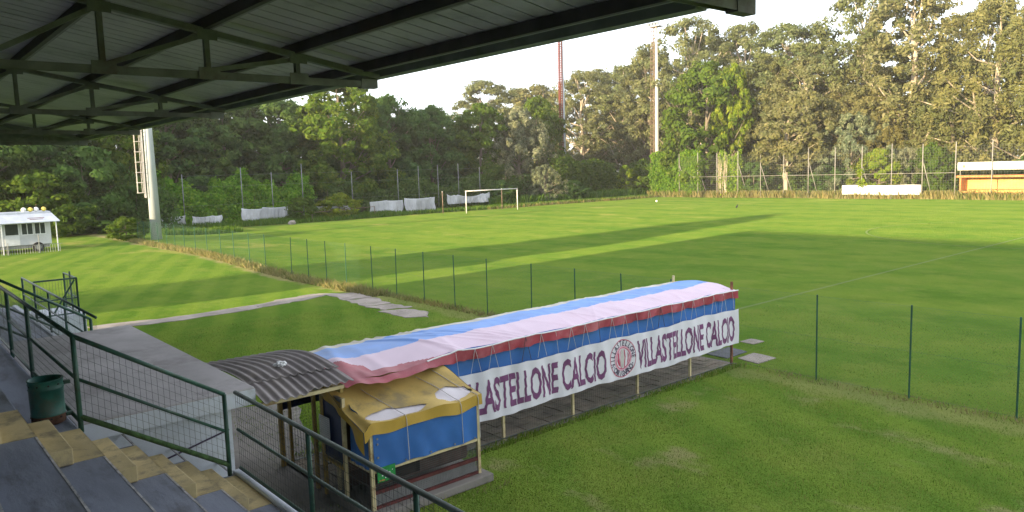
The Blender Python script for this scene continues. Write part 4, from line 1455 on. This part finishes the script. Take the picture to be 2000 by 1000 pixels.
blades('lawn_grass', 'short mown lawn grass around the booth and tunnel', M_BLADE,
       [(-10.3, 1.0, 3.6, 16.2, 70000, .02, .06), (-9.6, -2.5, 6.5, 15.5, 50000, .02, .05), (-14, 3, 16.3, 24, 50000, .025, .06), (-26, -12.6, 5, 16, 50000, .025, .06), (-10.47, -10.25, 7.3, 16.3, 5000, .04, .11), (-12.7, -12.4, 5.5, 16.3, 3000, .04, .12)], 1, wd=.13)
blades('straw_grass', 'long dry straw coloured grass along the foot of the pitch fence', M_STRAW,
       [(-64, -27, 15.5, 16.4, 16000, .08, .32), (-27, -12.5, 15.9, 16.5, 3500, .06, .2), (-10.4, 4, 15.9, 16.4, 3000, .04, .12), (-9.3, -8.9, 5, 7.5, 250, .05, .12)], 2, bend=.8)
blades('weeds', 'tall weeds growing along the goal end and the far fence', M_WEED,
       [(-80.5, -77.0, 27, 96, 26000, .12, .6), (-81.8, -79.5, 24, 50, 9000, .2, .7), (-73, -70, 19.5, 27, 2500, .2, .7), (-84, -80, 66, 98, 9000, .5, 1.6), (-77, -30, 98.6, 101, 12000, .3, 1.1)], 3, 'weeds', wd=.12)
blades('dry_weeds', 'reddish dry weeds at the foot of the far fence', M_STRAW,
       [(-79, -24, 97.1, 98.6, 22000, .3, 1.2), (-78.6, -76.6, 62, 97, 6000, .15, .5)], 4, 'weeds', wd=.10)

# ------------------------------------------------------------------ floodlight masts
def mast(label, x, y, h, r0, r1, mp, ml, lz0, lside, platform=True, z0=0, th=1.):
    o = thing('floodlight_mast', label, 'mast', (x, y, z0), 'floodlight masts at the corners')
    MB().tube([(x, y, z0 - .1), (x, y, z0 + h * .4), (x, y, z0 + h)], [r0, r0 + (r1 - r0) * .4, r1], 14).build('pole', mp, o, smooth=True)
    lx, ly = lside
    L = MB()
    for s_ in (-.24, .24):
        px, py = x + lx * (r0 + .13) - ly * s_, y + ly * (r0 + .13) + lx * s_
        L.tube([(px, py, lz0), (px - lx * (r0 - r1) * .9, py - ly * (r0 - r1) * .9, z0 + h)], .045 * th ** .5, 5)
    k = 0
    z = lz0
    while z < z0 + h:
        t = (z - z0) / h
        rr = r0 + (r1 - r0) * t
        cx, cy = x + lx * (rr + .13), y + ly * (rr + .13)
        L.tube([(cx - ly * .24, cy + lx * .24, z), (cx + ly * .24, cy - lx * .24, z)], .018, 4)
        z += .32
    L.build('ladder', ml, o)
    g = MB()
    z = lz0 + .4
    while z < z0 + h - .3:
        t = (z - z0) / h
        rr = r0 + (r1 - r0) * t
        cx, cy = x + lx * (rr + .14), y + ly * (rr + .14)
        pts = [(cx - ly * .33 * math.cos(a) + lx * .62 * math.sin(a), cy + lx * .33 * math.cos(a) + ly * .62 * math.sin(a), z) for a in np.linspace(0, math.pi, 7)]
        g.tube(pts, .022 * th, 4)
        z += .8 / th ** .7
    for a in np.linspace(.3, math.pi - .3, int(3 + th * 1.4)):
        f = lambda zz: ((lambda rr: (x + lx * (rr + .14) - ly * .33 * math.cos(a) + lx * .62 * math.sin(a), y + ly * (rr + .14) + lx * .33 * math.cos(a) + ly * .62 * math.sin(a), zz))(r0 + (r1 - r0) * (zz - z0) / h))
        g.tube([f(lz0 + .4), f(z0 + h - .4)], .016 * th, 4)
    g.build('safety_cage', ml, o)
    if platform:
        MB().box((x - 1.1, y - .7, z0 + h - .25), (x + 1.1, y + .7, z0 + h - .12)).build('platform', mp, o)
        for i in range(4):
            xx = x - .9 + i * .6
            q = MB()
            q.box((xx - .22, y - .95, z0 + h - .08), (xx + .22, y - .72, z0 + h + .36))
            q.build('lamp', M_METALG, o)
        MB().tube([(x - 1.1, y - .7, z0 + h + .75), (x + 1.1, y - .7, z0 + h + .75)], .03, 5).build('hand_rail', mp, o)
    return o


mast('tall grey conical mast with a caged ladder at the near left corner', -64.3, 17.7, 24, .42, .16, M_POLE, M_POLEW, 3.7, (-.1, -.99), z0=.33)
mast('tall mast with a red ladder at the far left corner of the pitch', -93.2, 92.2, 29, .40, .18, M_POLE, M_LADR, 2.0, (.1, -.99), th=2.8)
mast('pale mast topped by a lamp platform beside the bright green tree', -81.0, 102, 27.9, .42, .20, M_POLEW, M_LADB, 2.5, (-.85, -.53), th=1.5)

# ------------------------------------------------------------------ far fence
ff = thing('tall_fence', 'tall ball-stop fence of grey posts with struts along the far side', 'fence', (-45, 97.3, 0))
FFX = [-73.0, -69.54, -66.15, -62.57, -58.91, -55.35, -51.75, -48.05, -44.54, -40.85, -37.25, -33.62, -29.85, -26.2, -22.6]
for i, x in enumerate(FFX):
    MB().tube([(x, 97.3, 0), (x, 97.3, 6.72 + .12 * math.sin(i * 2.3))], .055, 7).build('post', M_FAR, ff, smooth=True)
    if i not in (7, 9, 11, 12):
        MB().tube([(x, 97.36, 5.0 - .4 * (i % 3)), (x + .55, 99.0, .1)], .05, 6).build('strut', M_FAR, ff, smooth=True)
MB().tube([(-73, 97.3, 3.1), (-33.6, 97.3, 3.14)], .03, 5).build('top_wire', M_FAR, ff)
b = MB()
for z in np.arange(.15, 6.3, .30):
    b.tube([(-73, 97.33, z), (-22.6, 97.33, z)], .007, 3, 0, False)
for x in np.arange(-73, -22.6, .30):
    b.tube([(x, 97.34, .1), (x, 97.34, 6.3)], .007, 3, 0, False)
b.build('net', M_NET, ff, kind='stuff')
fb = MB().grid(lambda u, v: (-47.0 + 9.7 * u, 97.15 + .03 * math.sin(u * 25), .52 + 1.2 * v + .04 * math.sin(u * 9)), 40, 3).build('far_banner', M_BANW, smooth=True, solid=.01)
tag(fb, 'long faded white banner hung low on the far fence', 'banner')
b = MB()
random.seed(5)
for k in range(14):
    x = -46.3 + random.choice((0.2, 4.2, 5.0)) + random.uniform(0, 1.4)
    z = 1.0 + random.uniform(-.15, .3)
    b.box((x, 97.095, z), (x + random.uniform(.1, .3), 97.10, z + random.uniform(.03, .07)))
b.build('faded_print', M_PRED, fb)

# goal-end poles and tarps
gp = thing('end_fence', 'thin tall grey fence posts with wires among the trees behind the goal', 'fence', (-84, 47, 0))
for y, h in ((26.0, 5.6), (32.3, 6.2), (35.8, 5.6), (39.5, 6.5), (46.0, 5.4), (52.6, 5.6), (55.8, 5.9), (58.9, 6.0), (62.3, 6.1), (66, 5.6)):
    MB().tube([(-83.6, y, 0), (-83.6, y, h)], .045, 6).build('post', M_METALG, gp, smooth=True)
for z in (2.2, 4.2, 5.4):
    MB().tube([(-83.6, 26, z), (-83.6, 66, z)], .006, 4).build('wire', M_METALG, gp)


def tarp(label, y0, y1, zt, zb, x=-82.2, sagz=.15):
    rr = random.Random(int(y0 * 10))
    kn = [0] + sorted(rr.uniform(.12, .88) for _ in range(max(1, int((y1 - y0) / 2)))) + [1]
    kz = [zt - rr.uniform(0, .28) for _ in kn]
    ph = rr.uniform(0, 6)

    def fn(u, v):
        for a, c, za, zc in zip(kn, kn[1:], kz, kz[1:]):
            if a <= u <= c:
                t = (u - a) / (c - a + 1e-6)
                top = za + (zc - za) * t - sagz * 4 * t * (1 - t) * (c - a) ** .5
                break
        fold = .05 * math.sin(u * 47 + ph + 3 * v) + .09 * math.sin(u * 19 + ph * 2 - 2 * v) + .05 * math.sin(u * 83 + ph)
        return x + fold * (1 - .8 * v) + .25 * (1 - v) * math.sin(u * 6 + ph), y0 + (y1 - y0) * u + .06 * math.sin(v * 7 + ph), zb + (top - zb) * v
    o = MB().grid(fn, 110, 12).build('ground_tarp', M_TARPW, smooth=True, solid=.01)
    return tag(o, label, 'tarp', 'white tarps along the goal end')


tarp('grey-white tarp nearest to the grey mast, half in shade', 22.6, 25.6, 1.5, .1)
tarp('short white tarp hung low in front of the creeper bank', 26.3, 29.4, 1.42, .1)
tarp('long white tarp hanging in folds right of the short one', 31.5, 37.0, 1.75, .05)
tarp('sliver of white tarp behind the weedy shrubs', 40.5, 45.0, 1.7, .8)
tarp('white tarp drooping at its left end, left of the goal', 47.6, 52.4, 1.9, .1, sagz=.05)
tarp('wide white tarp tied to two posts left of the goal', 52.5, 57.2, 2.0, .1, sagz=.12)
tarp('sagging grey tarp strung behind the goal mouth', 59.2, 66.5, 2.15, .7, sagz=.45)
o = thing('low_rail', 'low rusty bar rail among weeds left of the goal', 'rail', (-78.8, 42, 0))
MB().tube([(-78.8, 38.2, .95), (-78.8, 46.2, 1.2)], .03, 6).build('bar', M_LADB, o)
for y in (38.2, 46.2):
    MB().tube([(-78.8, y, 0), (-78.8, y, 1.25)], .035, 6).build('post', M_LADB, o)
me = bpy.data.meshes.new('rubble_stone')
bm = bmesh.new()
bmesh.ops.create_icosphere(bm, subdivisions=2, radius=.5)
for v in bm.verts:
    v.co *= random.uniform(.75, 1.1)
bm.to_mesh(me)
bm.free()
me.materials.append(M_PATH)
tag(inst(me, 'rubble_stone', None, (-76.0, 34.5, .1), (0, 0, 1), (.9, 1.3, .7)), 'pale lump of rubble in the weeds by the pitch edge', 'stone')

# ------------------------------------------------------------------ far bench shelter
ds = thing('bench_shelter', 'ochre and orange team bench shelter across the pitch', 'shelter', (-29, 98.5, 0))
MB().box((-33.3, 99.8, 0), (-20.5, 100, 2.55)).build('back_wall', M_OCHRE, ds)
MB().box((-33.3, 97.75, .06), (-20.5, 97.85, .95)).build('front_wall', M_OCHRE, ds)
MB().box((-33.3, 97.75, 0), (-33.1, 99.8, 2.55)).build('side_wall', M_ORANGE, ds)
MB().box((-33.6, 97.6, 2.56), (-20.3, 100.2, 2.78)).build('roof', M_ORANGE, ds)
for x in (-32.4, -30.6, -28.8, -27.0, -25.2, -23.4):
    MB().box((x - .05, 97.72, .05), (x + .05, 97.748, .85)).build('bracket', M_ORANGE, ds)
MB().box((-32.9, 97.5, .78), (-20.6, 97.745, .86)).build('bench', M_ORANGE, ds)
MB().box((-33.0, 99.3, 1.1), (-20.6, 99.35, 1.2)).build('bench_back', M_ORANGE, ds)
MB().box((-33.1, 99.74, 2.05), (-29.0, 99.79, 2.1)).build('shelf', M_ORANGE, ds)
for x in (-33.2, -29.85, -26.3):
    MB().box((x - .04, 97.62, 2.79), (x + .04, 97.70, 4.3)).build('sign_post', M_FAR, ds)
sg = MB().grid(lambda u, v: (-33.5 + 13 * u, 97.56 + .02 * math.sin(u * 40), 3.38 + .92 * v), 40, 2).build('shelter_sign', M_BANW, smooth=True, solid=.02)
tag(sg, 'long white sign board with faint worn print above the orange shelter', 'sign')
b = MB()
for k in range(30):
    x = -31.6 + k * .34
    b.box((x, 97.515, 3.95 + .04 * (k % 3)), (x + random.uniform(.1, .24), 97.525, 4.03 + .03 * (k % 2)))
    if 4 < k < 13:
        b.box((x, 97.515, 3.62), (x + random.uniform(.1, .24), 97.525, 3.70))
b.build('faint_print', M_PGREY, sg)
MB().tube([(-32.8, 97.53, 3.85), (-32.8, 97.50, 3.85)], .18, 5).build('yellow_mark', M_YBALL, sg)

# ------------------------------------------------------------------ white cabin on wheels
cb = thing('site_cabin', 'white site cabin on wheels with a pale blue awning at the left edge', 'cabin', (-62.8, 7, .35))
X = -61.5
MB().box((-64.0, -1.0, .85), (X, 10.0, 2.95)).build('body', M_TRAIL, cb, bevel=.03)
MB().box((-64.2, -1.2, 2.96), (X - .1, 10.1, 3.12)).build('roof', M_TRROOF, cb)
q = MB()
q.add([(X - .15, -1.2, 2.98), (X - .15, 10.15, 2.98), (X + 1.0, 10.45, 2.42), (X + 1.0, -1.2, 2.42), (X - .15, -1.2, 3.02), (X - .15, 10.15, 3.02), (X + 1.0, 10.45, 2.46), (X + 1.0, -1.2, 2.46)],
      [(3, 2, 1, 0), (4, 5, 6, 7), (0, 1, 5, 4), (1, 2, 6, 5), (2, 3, 7, 6), (3, 0, 4, 7)])
aw = q.build('awning', M_TRROOF, cb)
b = MB()
for k in range(9):
    y = 8.55 + k * .14
    b.box((X + .55, y, 2.705), (X + .75, y + .06, 2.712))
MB().box((X + .45, 8.6, 2.70), (X + .50, 9.6, 2.735)).build('rust_streak', M_LADR, aw)
MB().box((X + .62, 8.7, 2.61), (X + .68, 9.5, 2.65)).build('rust_streak', M_LADR, aw)
MB().beam((X + .9, 10.2, .35), (X + .9, 10.2, 2.46), .06, .06, upv=(0, 1, 0)).build('awning_post', M_SWHITE, cb)
MB().beam((X + .9, 7.0, .35), (X + .9, 7.0, 2.46), .06, .06, upv=(0, 1, 0)).build('awning_post', M_SWHITE, cb)
for y0, y1, split in ((7.25, 8.1, False), (8.22, 8.95, True), (9.0, 9.7, True)):
    f = MB().box((X + .002, y0, 1.55), (X + .03, y1, 2.40)).build('window', M_SWHITE, cb)
    hs = ((y0 + .05, (y0 + y1) / 2 - .025), ((y0 + y1) / 2 + .025, y1 - .05)) if split else ((y0 + .05, y1 - .05),)
    for a, c in hs:
        MB().box((X + .024, a, 1.60), (X + .036, c, 2.34)).build('pane', M_GLASS, f)
MB().box((X + .002, 7.25, .88), (X + .03, 8.1, 1.53)).build('door', M_SWHITE, cb)
whl = MB().tube([(X - .1, 9.15, .68), (X + .14, 9.15, .68)], .34, 18).build('tyre', M_TYRE, cb, smooth=False)
MB().tube([(X + .12, 9.15, .68), (X + .155, 9.15, .68)], .19, 14).build('rim', M_METALG, whl)
MB().box((-63.9, -.9, .62), (X - .15, 9.9, .84)).build('chassis', M_METALG, cb)
me = bpy.data.meshes.new('cabin_roof_ball')  # plain ball lying on the cabin roof, gives no light
bm = bmesh.new()
bmesh.ops.create_uvsphere(bm, u_segments=12, v_segments=8, radius=.16)
bm.to_mesh(me)
bm.free()
meb = me.copy()
me.materials.append(M_YBALL)
meb.materials.append(M_SWHITE)
for y, mm, lab in ((8.55, meb, 'leftmost white ball on the roof of the cabin'), (8.95, me, 'yellow ball on the cabin roof between two white balls'), (9.3, meb, 'bright white ball on the cabin roof left of the last yellow one'), (9.75, me, 'rightmost yellow ball on the roof of the cabin')):
    tag(inst(mm, 'training_ball', None, (-61.9, y, 3.28)), lab, 'ball', 'balls on the cabin roof')
cf = thing('cabin_fence', 'low grey picket fence in front of the white cabin', 'fence', (-60, 6, .35))
pk = MB().tube([(0, 0, 0), (0, 0, .55)], .014, 5).mesh('picket', M_METALG)
for k in range(60):
    inst(pk, 'picket', cf, (-60.1, 1.5 + k * .148, .36))
for y in (2, 5, 7.2, 9.0):
    MB().tube([(-60.1, y, .3), (-60.1, y, 1.15 if y < 9 else 1.6)], .03, 6).build('post', M_METALG, cf)
MB().tube([(-60.1, 1.4, .9), (-60.1, 10.4, .9)], .015, 5).build('rail', M_METALG, cf)

# ------------------------------------------------------------------ evening haze
hz = MB().box((-390, -128, -1.2), (148, 328, 40)).build('haze', [])
tag(hz, kind='stuff')
hm_ = bpy.data.materials.new('haze')
hm_.use_nodes = True
nt = hm_.node_tree
nt.nodes.clear()
ho = nt.nodes.new('ShaderNodeOutputMaterial')
hv = nt.nodes.new('ShaderNodeVolumePrincipled')
hv.inputs['Color'].default_value = (.92, .90, .88, 1)
hv.inputs['Density'].default_value = .00032
nt.links.new(hv.outputs[0], ho.inputs['Volume'])
hz.data.materials.append(hm_)
